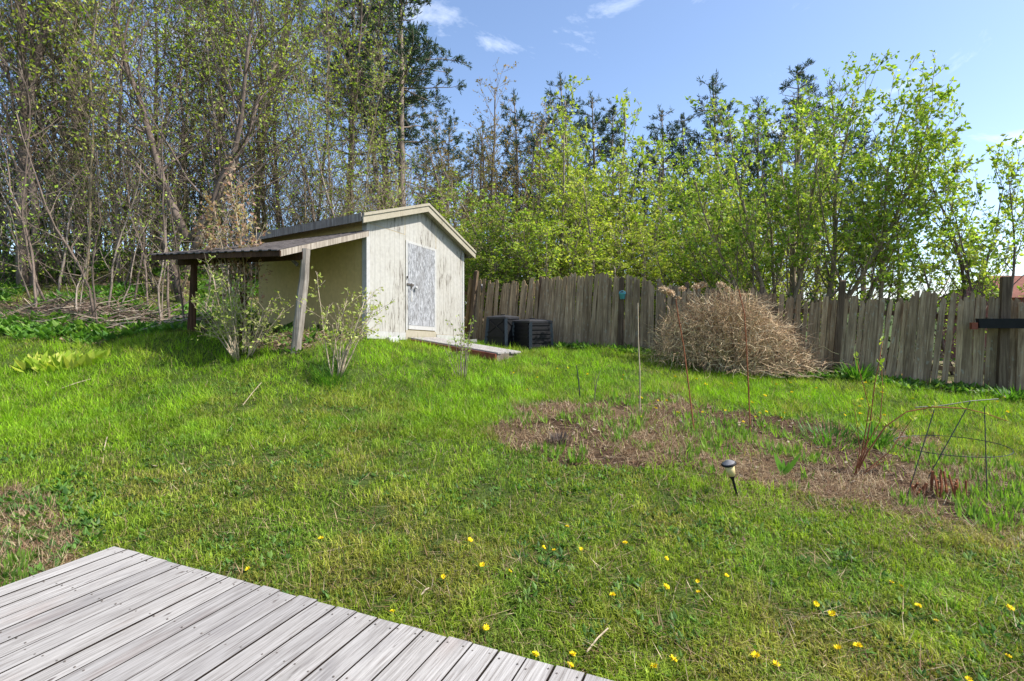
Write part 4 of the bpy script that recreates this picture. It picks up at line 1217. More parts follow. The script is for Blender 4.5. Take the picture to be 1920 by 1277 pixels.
f4 = fan(704, 6.6, LIMEG, 1.1, [(0, 0, (.15, 0, 1), 6.8, .07), (.1, 0, (.5, .05, 1), 5.8, .055), (-.05, 0, (-.25, 0, 1), 6.2, .05), (.15, .1, (.95, .1, .9), 4.6, .045)])
p = on(1640, 12.2); plant_tree("multi_stem_tree", f4, M_bark_olive, M_leaf, "leafy tree with long low branches reaching right over the fence", "tree", p, None, 0, .87)
st_ = tree_proto(703, P_tall(8, 1.2, LIMEG, 3), [((0, 0, -.3), (0, 0, 1), 7, .12)])
p = on(1485, 13.4); plant_tree("grey_trunk_tree", st_, M_bark, M_leaf, "tree with straight thick grey trunk just behind the fence", "tree", p, None, .5, .9)
f3 = fan(705, 6.0, LIMEG, .95, [(0, 0, (.05, 0, 1), 6.3, .06), (.1, 0, (.35, 0, 1), 5.2, .045), (-.1, 0, (-.3, .05, 1), 4.6, .04)])
p = on(1800, 11.6); plant_tree("slender_tree", f3, M_bark_dark, M_leaf, "sparse slender tree with reddish twigs left of the thick fence post", "tree", p, None, 0, .87)
f5 = fan(706, 5.6, LIMEG, .95, [(0, 0, (.35, 0, 1), 5.6, .05), (.1, 0, (.75, .05, .9), 4.8, .04), (-.05, 0, (.1, .1, 1), 5.2, .04)])
p = on(1828, 11.2); plant_tree("slender_tree", f5, M_bark_dark, M_leaf, "sparse tree leaning right over the thick fence post", "tree", p, None, 0, .87)
# low green boughs right behind the fence
P = P_lime(3, DARKG + LIMEG, 1.0, .085); P[0]['up'] = .0; P[0]['angle'] = 1.0
bo = tree_proto(710, P, [((0, 0, -.2), (.15, 0, 1), 2.9, .05), ((0, 0, -.2), (-.5, 0, 1), 2.6, .04), ((0, 0, -.2), (.6, -.05, .8), 2.6, .04)])
for (px, Y, s, lab) in [(1660, 12.0, 1.0, "low dense green bush behind the short pickets right of the capped post"), (1580, 12.6, .95, "low green bush behind the capped fence post"), (1410, 13.0, .95, "low green bush behind the dead bush top"),
                        (1735, 12.2, .8, "small green bush with boughs drooping over pickets near the slender trees"), (1800, 13.0, .75, "low green bush behind the slender trees' stems"), (1880, 12.4, .6, "low green bush behind the thick fence post")]:
    plant_tree("green_bush", bo, M_bark_dark, M_leaf, lab, "bush", on(px, Y), None, rng.rand() * .6, s)

# ------------------------------------------------------------------ yard shrubs
def shrub(name, seed, loc, stems, P, bark, label, width=.5, leafname="foliage", cat="shrub"):
    pl = Plant(seed)
    for (off, d, l, r) in stems: pl.branch(np.array(off, float), np.array(d, float), l, r, 0, P)
    w_, l_ = pl.meshes(width, .12, ("stems", leafname))
    t = thing(name, label, cat, loc)
    put("stems", w_, bark, t)
    if l_ is not None: put(leafname, l_, M_leaf, t)
    return t
rg = RS(3)
P = {'levels': 3, 'rmin': .0035, 0: dict(seg=.2, wander=.09, up=.05, tip=.3, sides=5, dens=5.5, t0=.15, angle=.7, len=.5, lt=.3, rr=.55),
     1: dict(seg=.14, wander=.16, up=.07, tip=.4, sides=3, dens=5, t0=.2, angle=.7, len=.2, rr=.6, leaf=dict(n=4.2, size=.065, col=PALEG, jit=.03, t0=.3)),
     2: dict(seg=.08, wander=.12, up=.05, tip=.5, sides=3, leaf=dict(n=3.6, size=.065, col=PALEG, jit=.03))}
st = []
for k in range(20):
    a = rg.rand() * 6.28; sp = rg.uniform(.1, .75)
    st.append(((.1 * math.cos(a), .1 * math.sin(a), -.06), (sp * math.cos(a), sp * .8 * math.sin(a), 1), rg.uniform(.8, 1.75), rg.uniform(.009, .016)))
shrub("shrub", 31, hit(455, 672), st, P, M_twig_pale, "large open shrub with pale stems in front of the lean-to")
# bronze-leaved sapling rising in front of the lean-to edge
P2 = {'levels': 3, 'rmin': .0035, 0: dict(seg=.3, wander=.05, up=.06, tip=.25, sides=5, dens=5.0, t0=.3, angle=.5, len=.55, lt=.4, rr=.55, leaf=dict(n=42, size=.085, col=BRONZE, t0=.35, jit=.06, lift=.0, fwd=.0)),
      1: dict(seg=.15, wander=.1, up=.14, tip=.4, sides=3, dens=5, t0=.2, angle=.6, len=.2, rr=.6, leaf=dict(n=9, size=.08, col=BRONZE, jit=.04, t0=.2)),
      2: dict(seg=.08, wander=.1, up=.1, tip=.5, sides=3, leaf=dict(n=2.5, size=.075, col=BRONZE, jit=.03))}
st = [((-.05, 0, -.05), (-.12, 0, 1), 2.9, .017), ((.05, .02, -.05), (.06, 0, 1), 3.1, .016), ((-.02, .05, -.05), (-.26, .03, 1), 2.5, .014), ((.1, 0, -.05), (.14, .0, 1), 2.2, .012), ((0, 0, -.05), (-.05, -.05, 1), 2.6, .012)]
shrub("bronze_sapling", 32, hit(440, 664) + np.array([0, .15, .02]), st, P2, M_twig_pale, "tall sapling with layered bronze young leaves against the lean-to roof", .6, cat="sapling")
# vase-shaped shrub by the shed side wall
st = []
for k in range(11):
    a = rg.rand() * 6.28; sp = rg.uniform(.05, .42)
    st.append(((.07 * math.cos(a), .07 * math.sin(a), -.06), (sp * math.cos(a) + .12, sp * math.sin(a), 1), rg.uniform(.8, 1.65), rg.uniform(.010, .017)))
P3 = {k_: (dict(v_) if isinstance(v_, dict) else v_) for k_, v_ in P.items()}; P3[0]['dens'] = 4.0; P3[0]['t0'] = .3
shrub("shrub", 33, hit(630, 705), st, P3, M_twig_pale, "narrow upright shrub in long grass before the shed's tan side wall")
# low thin shrub by the ramp
st = []
for k in range(12):
    a = rg.rand() * 6.28; sp = rg.uniform(.05, .5)
    st.append(((.06 * math.cos(a), .06 * math.sin(a), -.05), (sp * math.cos(a), sp * math.sin(a), 1), rg.uniform(.5, 1.15), rg.uniform(.005, .009)))
P4 = {'levels': 2, 'rmin': .003, 0: dict(seg=.15, wander=.07, up=.05, tip=.35, sides=4, dens=6, t0=.4, angle=.6, len=.14, lt=.3, rr=.6), 1: dict(seg=.07, wander=.1, up=.08, tip=.5, sides=3, leaf=dict(n=3.5, size=.05, col=LIME, jit=.02))}
shrub("shrub", 34, hit(866, 708), st, P4, M_bark, "small thin-stemmed shrub with tiny yellow leaves before the ramp")
# red-stemmed shrub with arching cane
pr = hit(1600, 893); Yr = pr[1]
red = thing("red_stem_shrub", "red-stemmed garden shrub with one cane arching right over the wire support", "shrub", pr)
mb = MB(); tips = []
def cane(pxs, r, tuft=True, dy=0.0):
    pts = np.array([pr - [0, 0, .05]] + [PX(x, y, Yr + dy * i) for i, (x, y) in enumerate(pxs)])
    mb.tube(pts, np.linspace(r, r * .4, len(pts)), 6)
    for q in (pts[-1],) + tuple(pts[i] for i in range(2, len(pts) - 1)): tips.append((q, 11 if q is pts[-1] else 4))
cane([(1622, 845), (1632, 790), (1640, 720), (1648, 680), (1655, 640)], .008)
cane([(1616, 850), (1630, 765), (1618, 720), (1605, 672)], .007)
cane([(1625, 850), (1660, 800), (1700, 772), (1750, 763), (1810, 766), (1850, 776), (1890, 790)], .009, True, -.03)
cane([(1640, 870), (1670, 845), (1700, 800), (1710, 785)], .007)
cane([(1640, 875), (1680, 850), (1705, 818)], .005)
cane([(1612, 850), (1608, 800), (1600, 755)], .005)
cane([(1618, 845), (1650, 790), (1655, 730), (1653, 690)], .006)
part("stems", mb, M_twig_red, red, True)
lf = MB(); rg = RS(8)
for q, k in tips:
    ax = rg.normal(0, .8, (k, 3)); ax[:, 2] += .8
    lf.leaves(q + rg.normal(0, .012, (k, 3)), ax, rg.uniform(.04, .085, k), rg, .5, np.array(LIME)[rg.randint(4, size=k)])
part("foliage", lf, M_leaf, red, False, True)
# cut red stems
pc = hit(1775, 928); cut = thing("cut_stems", "clump of short cut red-brown stems inside the garden bed", "plant", pc); rg = RS(9)
for k in range(26):
    x = rg.uniform(-.33, .2); y = rg.uniform(-.1, .1); h = rg.uniform(.07, .26) * (1 if x > -.15 else .7); tl = rg.normal(0, .12)
    b = np.array([pc[0] + x, pc[1] + y, float(gz(pc[0] + x, pc[1] + y)) - .03]); mb = MB()
    mb.tube([b, b + [tl * h * .5, .0, h * .5], b + [tl * h + rg.normal(0, .01), rg.normal(0, .02), h]], [.012, .011, .010], 5); part("stem", mb, M_twig_red, cut)

# brown dead bush
pb = hit(1368, 700); pb[1] -= .0
bush = thing("dead_bush", "wide brown dead-looking bush of tangled stems in front of the fence", "bush", pb); rg = RS(12)
mb = MB()
TAN = np.array([(.46, .35, .21), (.36, .25, .15), (.58, .48, .31), (.22, .145, .09), (.46, .32, .19)])
sc_ = pb[1] / 1000.0
def dome(ux, uy):                                      # height of the bush over its footprint
    x = np.clip(ux, -1, 1); r2 = np.clip(ux * ux + uy * uy, 0, 1)
    return (1.72 - .75 * np.clip(x - .15, 0, 1)) * (1 - r2 ** 1.6) ** .55 * (.84 + .28 * vnoise(ux * 3.1, uy * 2.2, 1.0, 8)) * (1 - .16 * np.exp(-r2 * 7))
for k in range(1500):
    a = rg.rand() * 6.28; rr_ = math.sqrt(rg.rand()) * .98; ux, uy = rr_ * math.cos(a), rr_ * math.sin(a)
    top = np.array([ux * 1.62 - .02, uy * .85, float(dome(ux, uy)) * rg.uniform(.7, 1.12)])
    b = np.array([rg.normal(.05, .25), rg.normal(0, .15), -.03])
    mid = b * .5 + top * .5 + np.array([0, 0, .22]) + rg.normal(0, .12, 3)
    tt = np.linspace(0, 1, 8)[:, None]
    pts = (1 - tt) ** 2 * b + 2 * tt * (1 - tt) * mid + tt ** 2 * top + rg.normal(0, .035, (8, 3)) * tt
    pts[:, 2] = np.maximum(pts[:, 2], -.03)
    mb.tube(pts + pb, np.linspace(.0075, .0025, 8), 3, TAN[rg.randint(5)] * rg.uniform(.7, 1.35), cap=False)
for k in range(3400):                                  # curling twigs all through the outer shell
    a = rg.rand() * 6.28; rr_ = math.sqrt(rg.rand()) * 1.0; ux, uy = rr_ * math.cos(a), -abs(rr_ * math.sin(a)) if rg.rand() < .7 else rr_ * math.sin(a)
    q = np.array([ux * 1.62 - .02, uy * .85, float(dome(ux, uy)) * rg.uniform(.35, 1.0)])
    d = unit(np.array([ux * .8, uy * .8, .1]) + rg.normal(0, .75, 3)); pts = [q]
    l_ = rg.uniform(.12, .5)
    for j in range(4):
        d = unit(d + rg.normal(0, .42, 3)); pts.append(pts[-1] + d * l_ / 4)
    pts = np.array(pts); pts[:, 2] = np.maximum(pts[:, 2], .01)
    mb.tube(pts + pb, np.linspace(.0042, .002, 5), 3, TAN[rg.randint(5)] * rg.uniform(.75, 1.5), cap=False)
for k in range(900):                                   # skirt of fallen stems on the right
    b = np.array([rg.uniform(.1, 2.1), rg.normal(-.1, .22), 0]); b[2] = abs(rg.normal(0, .12)) + .02
    d = np.array([rg.normal(.3, .8), rg.normal(0, .3), rg.normal(.12, .3)]); l_ = rg.uniform(.2, .6)
    tt = np.linspace(0, 1, 4)[:, None]; pts = b + unit(d) * l_ * tt + rg.normal(0, .02, (4, 3)); pts[:, 2] = np.maximum(pts[:, 2] - .1 * tt[:, 0] ** 2, .0)
    w = pts + pb; w[:, 2] = np.maximum(w[:, 2], gz(w[:, 0], w[:, 1]) + .01)
    mb.tube(w, np.linspace(.005, .0025, 4), 3, TAN[rg.randint(5)] * rg.uniform(.8, 1.4), cap=False)
part("stems", mb, M_tint, bush, False, True)
for (x, y, r) in [(1245, 540, .13), (1258, 546, .11), (1280, 538, .07), (1305, 533, .10), (1318, 530, .09), (1352, 530, .10), (1272, 555, .06), (1294, 548, .06), (1364, 538, .06)]:
    c = PX(x, y + 4, pb[1] + .1); n = int(900 * r); hd = MB()
    hd.lathe([(r * .6 * math.sin(a9), -r * .45 * math.cos(a9)) for a9 in np.linspace(.02, 3.12, 7)], 8, c, (.40, .28, .18))
    q = rg.normal(0, 1, (n, 3)); q /= np.linalg.norm(q, axis=1, keepdims=True); q *= r * rg.uniform(.4, .8, (n, 1)); q[:, 2] *= .7
    hd.leaves(c + q, q + rg.normal(0, .3 * r, (n, 3)), rg.uniform(.03, .05, n), rg, .8, np.array([(.52, .38, .25), (.46, .30, .19), (.58, .47, .33)])[rg.randint(3, size=n)])
    part("dried_flower_head", hd, M_straw, bush, False, True)

# hosta clump
ph = hit(115, 690); hs = thing("hosta_clump", "low clump of yellow-green broad leaves in the left lawn", "plant", ph); rg = RS(14)
lf = MB(); n = 150
a = rg.rand(n) * 6.28; rr = np.sqrt(rg.rand(n))
pos = np.stack([np.cos(a) * rr * .62, np.sin(a) * rr * .3, 0 * a], -1) + ph; pos[:, 2] = gz(pos[:, 0], pos[:, 1])
ax = np.stack([np.cos(a) * rr * .9, np.sin(a) * rr * .9, .8 + 0 * a], -1) + rg.normal(0, .3, (n, 3)); ax[:, 2] = np.abs(ax[:, 2]) + .25
lf.leaves(pos, ax, rg.uniform(.16, .29, n), rg, .7, np.array([(.38, .46, .07), (.42, .46, .10), (.24, .36, .04)])[rg.randint(3, size=n)], .12)
part("foliage", lf, M_leaf, hs, False, True)
# broad-leaved plant in the bed and a dark dry tuft
pt = hit(1470, 890); bl = thing("broadleaf_plant", "bright green plant with two broad upright leaves in the garden bed", "plant", pt); lf = MB(); rg = RS(15)
def bladeleaf(mbx, b, d, L_, w, col, n=6, droop=.3, side=None):
    d = unit(d); s = unit(np.cross(d, [0, 0, 1]) if side is None else side); V = []; p_ = np.array(b, float)
    for i in range(n):
        t = i / (n - 1); ww = w * math.sin(math.pi * min(.97, .18 + .8 * t)) ; V += [p_ - s * ww / 2, p_ + s * ww / 2]
        d = unit(d - np.array([0, 0, droop / n])); p_ = p_ + d * L_ / (n - 1)
    mbx.add(V, [(2 * i, 2 * i + 1, 2 * i + 3, 2 * i + 2) for i in range(n - 1)], None, col)
for (dx, L_, w) in ((-.45, .30, .075), (.55, .32, .09), (-.1, .2, .05), (.25, .17, .05)):
    bladeleaf(lf, pt + [0, 0, -.02], (dx, -.15, 1), L_, w, (.16, .36, .045), 7, .15, (1, .3, 0))
part("foliage", lf, M_leaf, bl, False, True)
def grass_tuft(name, label, p, n, h, spread, cols, seed, w=.008, mat=None, cat="plant", droop=.7, up=1.0):
    rg = RS(seed); mb = MB(); cols = np.array(cols)
    for k in range(n):
        a = rg.rand() * 6.28; r = spread * .35 * math.sqrt(rg.rand())
        b = np.array([p[0] + r * math.cos(a), p[1] + r * math.sin(a), 0]); b[2] = float(gz(b[0], b[1])) - .01
        bladeleaf(mb, b, (math.cos(a) * rg.uniform(.1, .9), math.sin(a) * rg.uniform(.1, .9), up), h * rg.uniform(.5, 1.2), w * rg.uniform(.7, 1.3), cols[rg.randint(len(cols))] * rg.uniform(.8, 1.2), 5, droop * rg.uniform(.5, 1.6))
    t = thing(name, label, cat, p); part("blades", mb, mat or M_leaf, t, False, True)
    return t
GR = [(.07, .19, .02), (.10, .24, .03), (.05, .14, .02)]
grass_tuft("dry_grass_tuft", "dark dry pointed grass tuft on the bare end of the bed", hit(1048, 832), 140, .12, .34, [(.10, .075, .065), (.15, .12, .10), (.07, .05, .045)], 41, .012, M_straw, "grass tuft", .2)
grass_tuft("grass_tuft", "dark green daylily clump behind the red-stemmed shrub", hit(1640, 835), 90, .32, .35, GR, 42, .016)
grass_tuft("grass_tuft", "wide dark green daylily patch in the middle of the bed", hit(1555, 826), 140, .2, 1.0, GR, 43, .014)
grass_tuft("grass_tuft", "leafy green clump at the foot of the capped fence post", hit(1608, 712), 110, .42, .5, GR, 44, .022)
grass_tuft("grass_tuft", "long grass round the base of the narrow shrub", hit(628, 708) + [0, -.12, 0], 300, .26, .75, GR, 45, .008)
grass_tuft("grass_tuft", "green clump low against the fence under the black trough", hit(1893, 750), 80, .25, .6, GR, 46, .03)

# brush pile at the wood's edge
pb2 = hit(225, 606); br = thing("brush_pile", "tangle of dead sticks and stalks piled at the wood's edge", "brush pile", pb2); mb = MB(); rg = RS(17)
for k in range(900):
    x = rg.uniform(-2.6, 1.1); y = rg.normal(0, .3); b = np.array([pb2[0] + x, pb2[1] + y, 0]); b[2] = float(gz(b[0], b[1])) + abs(rg.normal(0, .11)) * (1.0 - .25 * abs(x))
    a = rg.normal(0, .5) + (math.pi if rg.rand() < .5 else 0); l_ = rg.uniform(.25, 1.0); d = np.array([math.cos(a), math.sin(a) * .5, rg.normal(.05, .22)])
    pts = b + unit(d) * l_ * np.linspace(0, 1, 4)[:, None] + rg.normal(0, .025, (4, 3)); pts[:, 2] = np.maximum(pts[:, 2], gz(pts[:, 0], pts[:, 1]) + .005)
    mb.tube(pts, rg.uniform(.004, .011), 3, np.array([(.27, .20, .15), (.20, .14, .10), (.34, .28, .21), (.13, .09, .07)])[rg.randint(4)] * rg.uniform(.8, 1.2), cap=False)
part("sticks", mb, M_tint, br, False, True)["kind"] = "stuff"
# evergreen ivy mound
P = P_lime(1.6, DARKG + DARKG + LIMEG, 1.3, .085); iv = tree_proto(801, P, [((rng.normal(0, .5), rng.normal(0, .3), -.1), (rng.normal(0, .5), rng.normal(0, .3), 1), 1.5, .02) for k in range(9)])
plant_tree("ivy_bush", iv, M_bark_dark, M_leaf, "glossy green ivy-like bush under the twin-trunked tree", "bush", on(118, 13.6), None, 0, 1.0)
for (px, Y, s, lab) in [(20, 13.4, .7, "small green bush at the wood's edge beside the twin-trunked tree"), (235, 14.2, .75, "green undergrowth bush between thin saplings of the wood"), (330, 15.2, .7, "green undergrowth bush behind the lean-to's far post")]:
    plant_tree("green_bush", iv, M_bark_dark, M_leaf, lab, "bush", on(px, Y), None, rng.rand() * 6, s)

# ------------------------------------------------------------------ far house on the right
hc = on(1925, 44); hz = hc[2]
house = thing("brick_house", "distant house with red-brown roof beyond the right end of the fence", "house", hc)
def HB(x, y, z): return np.array([hc[0] + x, hc[1] + y, z])
etop = EYE + (HOR - 556) / F * 44; rtop = EYE + (HOR - 514) / F * 46
mb = MB(); mb.box(-1.5, 9, 0, 7, hz - .5, etop, fn=lambda x, y, z: HB(x, y, z)); part("wall", mb, M_brickwall, house)
mb = MB(); mb.add([HB(-2.0, -.5, etop - .1), HB(9.5, -.5, etop - .1), HB(9.5, 7.5, etop - .1), HB(-2.0, 7.5, etop - .1), HB(-.2, 3.5, rtop), HB(8, 3.5, rtop)], [(0, 1, 5, 4), (2, 3, 4, 5), (3, 2, 1, 0)], [(1, 2, 5), (3, 0, 4)]); part("roof", mb, M_roof_far, house)
mb = MB(); mb.box(2, 3.2, -.05, .02, etop - 1.9, etop - .7, fn=lambda x, y, z: HB(x, y, z)); part("window", mb, M_black, house)

# ------------------------------------------------------------------ lawn and ground cover
def blades(n, seed, ymin, ymax, power, hmean, wmean, select, nseg, flat=1.0, xw=1.12, margin=1.5):
    """grass blades strewn on the ground, denser close by; select(x,y,z)->(keep, colour, height factor)"""
    rg = RS(seed); u = rg.rand(n)
    if abs(power - 1) < 1e-3: Y_ = ymin * (ymax / ymin) ** u
    else:
        e = 1 - power; Y_ = (ymin ** e + u * (ymax ** e - ymin ** e)) ** (1 / e)
    X_ = (rg.rand(n) * 2 - 1) * (xw * Y_ + margin)
    # clumping
    X_ += rg.normal(0, .02, n); Z_ = gz(X_, Y_)
    keep, colr, hf = select(X_, Y_, Z_, rg)
    X_, Y_, Z_, colr, hf = X_[keep], Y_[keep], Z_[keep], colr[keep], hf[keep]
    n = len(X_); far_ = 1 + .05 * Y_
    h = hmean * hf * rg.uniform(.5, 1.4, n); w = wmean * far_ * rg.uniform(.7, 1.3, n)
    a = rg.rand(n) * 6.28; lean_ = rg.uniform(.15, 1.3, n) * flat
    dx, dy = np.cos(a), np.sin(a)
    a2 = a + math.pi / 2 + rg.normal(0, .5, n); sx, sy = np.cos(a2) * w / 2, np.sin(a2) * w / 2
    base = np.stack([X_, Y_, Z_ - .004], -1); side = np.stack([sx, sy, 0 * sx], -1)
    mid = base + np.stack([dx * lean_ * h * .3, dy * lean_ * h * .3, h * .6], -1)
    tip = base + np.stack([dx * lean_ * h * .95, dy * lean_ * h * .95, h * np.clip(1.05 - .35 * lean_, .25, 1)], -1)
    mb = MB(); i = np.arange(n)[:, None]
    if nseg == 2:
        V = np.stack([base - side, base + side, mid + side * .8, mid - side * .8, tip], 1).reshape(-1, 3)
        mb.add(V, i * 5 + np.array([[0, 1, 2, 3]]), i * 5 + np.array([[3, 2, 4]]), np.repeat(colr, 5, 0))
    else:
        V = np.stack([base - side, base + side, tip], 1).reshape(-1, 3)
        mb.add(V, None, i * 3 + np.array([[0, 1, 2]]), np.repeat(colr, 3, 0))
    return mb

def on_deck(x, y):
    d = (x - E1[0]) * ed[0] + (y - E1[1]) * ed[1]; l = (x - E1[0]) * bd[0] + (y - E1[1]) * bd[1]
    return (d > -.02) & (l > -.02)
def in_shed(x, y):
    a = (x - C1[0]) * SU[0] + (y - C1[1]) * SU[1]; b = (x - C1[0]) * SV[0] + (y - C1[1]) * SV[1]
    return (a > -.02) & (a < SW + .02) & (b > -.02) & (b < SD + .05)
def sel_lawn(x, y, z, rg):
    px, py, bed, ldry, fringe, wood, lean, beyond, strip = masks(x, y, z)
    n = len(x)
    g = fnoise(x, y, 1.1, 51); g2 = fnoise(x, y, .28, 53); g3 = fnoise(x, y, 2.6, 57)
    lush = np.clip((y - 4.2) / 3.6 + (g3 - .5) * 1.4, 0, 1)[:, None]
    near_c = np.array([.20, .27, .03]); lush_c = np.array([.185, .335, .014])
    c = near_c * (1 - lush) + lush_c * lush
    yel = np.clip((g - .52) * 4 + (x / np.maximum(y, 1) - .1) * .7, 0, 1)[:, None] * (1 - lush * .7)
    c = c * (1 - yel) + np.array([.235, .235, .06]) * yel
    g4 = fnoise(x, y, .75, 101); moss = np.clip((g4 - .53) * 7, 0, 1)[:, None] * (1 - .6 * lush)
    c = c * (1 - .75 * moss) + np.array([.26, .255, .05]) * .75 * moss
    blue = np.clip((fnoise(x, y, .5, 107) - .56) * 8, 0, 1)[:, None]; c = c * (1 - .5 * blue) + np.array([.11, .23, .03]) * .5 * blue
    g5 = vnoise(x, y, .055, 113)
    c = c * (0.2 + 1.3 * g2 + .45 * (g5 - .35))[:, None].clip(.12, 2) * rg.uniform(.5, 1.6, (n, 1))
    dry = (rg.rand(n) < (.07 + .2 * yel[:, 0] + .45 * fringe + .1 * moss[:, 0]))
    c[dry] = np.array([.33, .27, .13]) * rg.uniform(.6, 1.2, (int(dry.sum()), 1))
    # the odd bluish broad blade
    k = rg.rand(n) < .06; c[k] = np.array([.16, .28, .05])
    keep = ~on_deck(x, y) & ~in_shed(x, y) & ~beyond & ~(lean & (rg.rand(n) < .93)) & ~(wood & (rg.rand(n) < .7)) & ~(bed & (rg.rand(n) < .97)) & ~(ldry & (rg.rand(n) < .85)) & ~(strip & (rg.rand(n) < .5))
    bald = (g2 < .30) & (rg.rand(n) < .6)
    hf = (.7 + .5 * lush[:, 0]) * (.25 + 1.1 * g2 + .5 * g5) * (1 + .25 * (fringe | bed | strip))
    # taller seed heads of grass round shrubs and the bed edge
    tuft = (fnoise(x, y, .35, 59) > .68); hf = np.where(tuft, hf * 1.45, hf)
    return keep & ~bald, c, hf
mb = blades(330000, 1, 1.9, 7.0, 1.25, .066, .0058, sel_lawn, 2); mb2 = blades(330000, 2, 6.0, 14.6, .9, .085, .0066, sel_lawn, 1)
o = put("lawn_grass", mb.mesh("lawn_grass", False, True), M_grass); o["kind"] = "stuff"; tag(o, "short mossy lawn grass around the deck", "grass")
o = put("lawn_grass", mb2.mesh("lawn_grass", False, True), M_grass); o["kind"] = "stuff"; tag(o, "lush bright lawn grass rising to the shed and fence", "grass")

def sel_straw(x, y, z, rg):
    px, py, bed, ldry, fringe, wood, lean, beyond, strip = masks(x, y, z); n = len(x)
    cc = np.array([(.44, .33, .205), (.33, .22, .13), (.52, .42, .28), (.15, .085, .052), (.25, .145, .09)])[rg.randint(5, size=n)] * rg.uniform(.65, 1.2, (n, 1))
    d = fnoise(x, y, .45, 63); south = (px > 1230) & inpoly(px, py - 45 + (fnoise(x, y, .5, 15) - .5) * 60, BED) & ~bed & (d > .42)
    keep = (bed & (rg.rand(n) < np.where(px < 1260, .95, .75)) & (d > .34) & ((fnoise(x, y, .6, 61) < .54) | (rg.rand(n) < .2))) | (ldry & (d > .25)) | (fringe & (rg.rand(n) < .16)) | (lean & (rg.rand(n) < .2)) | (wood & (y < 13) & (rg.rand(n) < .5) & (d > .45)) | (strip & (rg.rand(n) < .06)) | ((y < 8) & (rg.rand(n) < .035)) | (south & (rg.rand(n) < .35))
    return keep & ~on_deck(x, y) & ~in_shed(x, y), cc, .8 + .7 * d
mb = blades(560000, 3, 2.5, 13.5, 1.1, .10, .0055, sel_straw, 1, 2.2)
o = put("dry_straw", mb.mesh("dry_straw", False, True), M_straw); o["kind"] = "stuff"; tag(o, "dry straw and dead stalks covering the garden bed", "straw")

# broad leafy weeds and shoots: in the bed, along the fence, in the wood
def leafy(n, seed, select, ymin, ymax, power, size, k, up, width, xw=1.1):
    rg = RS(seed); u = rg.rand(n); e = 1 - power
    Y_ = (ymin ** e + u * (ymax ** e - ymin ** e)) ** (1 / e); X_ = (rg.rand(n) * 2 - 1) * (xw * Y_ + 1.0); Z_ = gz(X_, Y_)
    keep, colr, hf = select(X_, Y_, Z_, rg); X_, Y_, Z_, colr, hf = X_[keep], Y_[keep], Z_[keep], colr[keep], hf[keep]
    n = len(X_); p = np.repeat(np.stack([X_, Y_, Z_], -1), k, 0); a = rg.rand(n * k) * 6.28
    ax = np.stack([np.cos(a), np.sin(a), up * rg.uniform(.4, 1.6, n * k)], -1); s = size * np.repeat(hf, k) * rg.uniform(.6, 1.3, n * k)
    p = p + np.stack([np.cos(a), np.sin(a), 0 * a], -1) * (s * .12)[:, None]; p[:, 2] += rg.rand(n * k) * s * .4 * (up < 1.2)
    side = np.cross(ax, np.array([0, 0, 1.0])) + rg.normal(0, .25, (n * k, 3))
    mb = MB(); mb.leaves(p, ax, s, rg, width, np.repeat(colr, k, 0) * rg.uniform(.8, 1.2, (n * k, 1)), -.1, side)
    return mb
def sel_shoot(x, y, z, rg):
    px, py, bed, ldry, fringe, wood, lean, beyond, strip = masks(x, y, z); n = len(x); d = fnoise(x, y, .7, 81)
    keep = (bed & (d > np.where(px < 1250, .57, .47))) | (fringe & (d > .45) & (rg.rand(n) < .7)) | (ldry & (d > .6))
    return keep & ~on_deck(x, y), np.array([(.17, .30, .04), (.22, .34, .06), (.12, .24, .03)])[rg.randint(3, size=n)], .7 + .8 * rg.rand(n)
mb = leafy(21000, 5, sel_shoot, 2.8, 9.0, 1.02, .10, 5, 2.0, .13)
o = put("garden_shoots", mb.mesh("garden_shoots", False, True), M_leaf); o["kind"] = "stuff"; tag(o, "fresh green shoots coming up through the garden bed", "shoots")
def sel_weed(x, y, z, rg):
    px, py, bed, ldry, fringe, wood, lean, beyond, strip = masks(x, y, z); n = len(x); d = fnoise(x, y, 1.3, 91)
    edge_left = (px < 190) & (py > 860) & (py < 1130) & (y > 2.5)
    keep = (strip & (d > .36)) | (wood & (d > .52) & (x < -3)) | (edge_left & (rg.rand(n) < .35) & (d > .4)) | ((~bed) & (rg.rand(n) < .55) & (fnoise(x, y, .4, 95) > .5) & (y < 8) & ~lean) | (lean & (rg.rand(n) < .12))
    cc = np.array([(.08, .18, .03), (.12, .25, .04), (.06, .14, .03), (.17, .28, .06)])[rg.randint(4, size=n)] * np.where(wood, 1.25, 1.0)[:, None]
    return keep & ~on_deck(x, y) & ~in_shed(x, y) & ~(beyond), cc, (.6 + .9 * rg.rand(n) + .5 * wood) * np.where(strip | wood | lean, 1.0, np.where(edge_left, .55, .36))
mb = leafy(60000, 6, sel_weed, 2.6, 19.0, .35, .10, 5, .75, .5)
o = put("leafy_weeds", mb.mesh("leafy_weeds", False, True), M_leaf); o["kind"] = "stuff"; tag(o, "low leafy weeds along the fence and the wood's floor", "weeds")
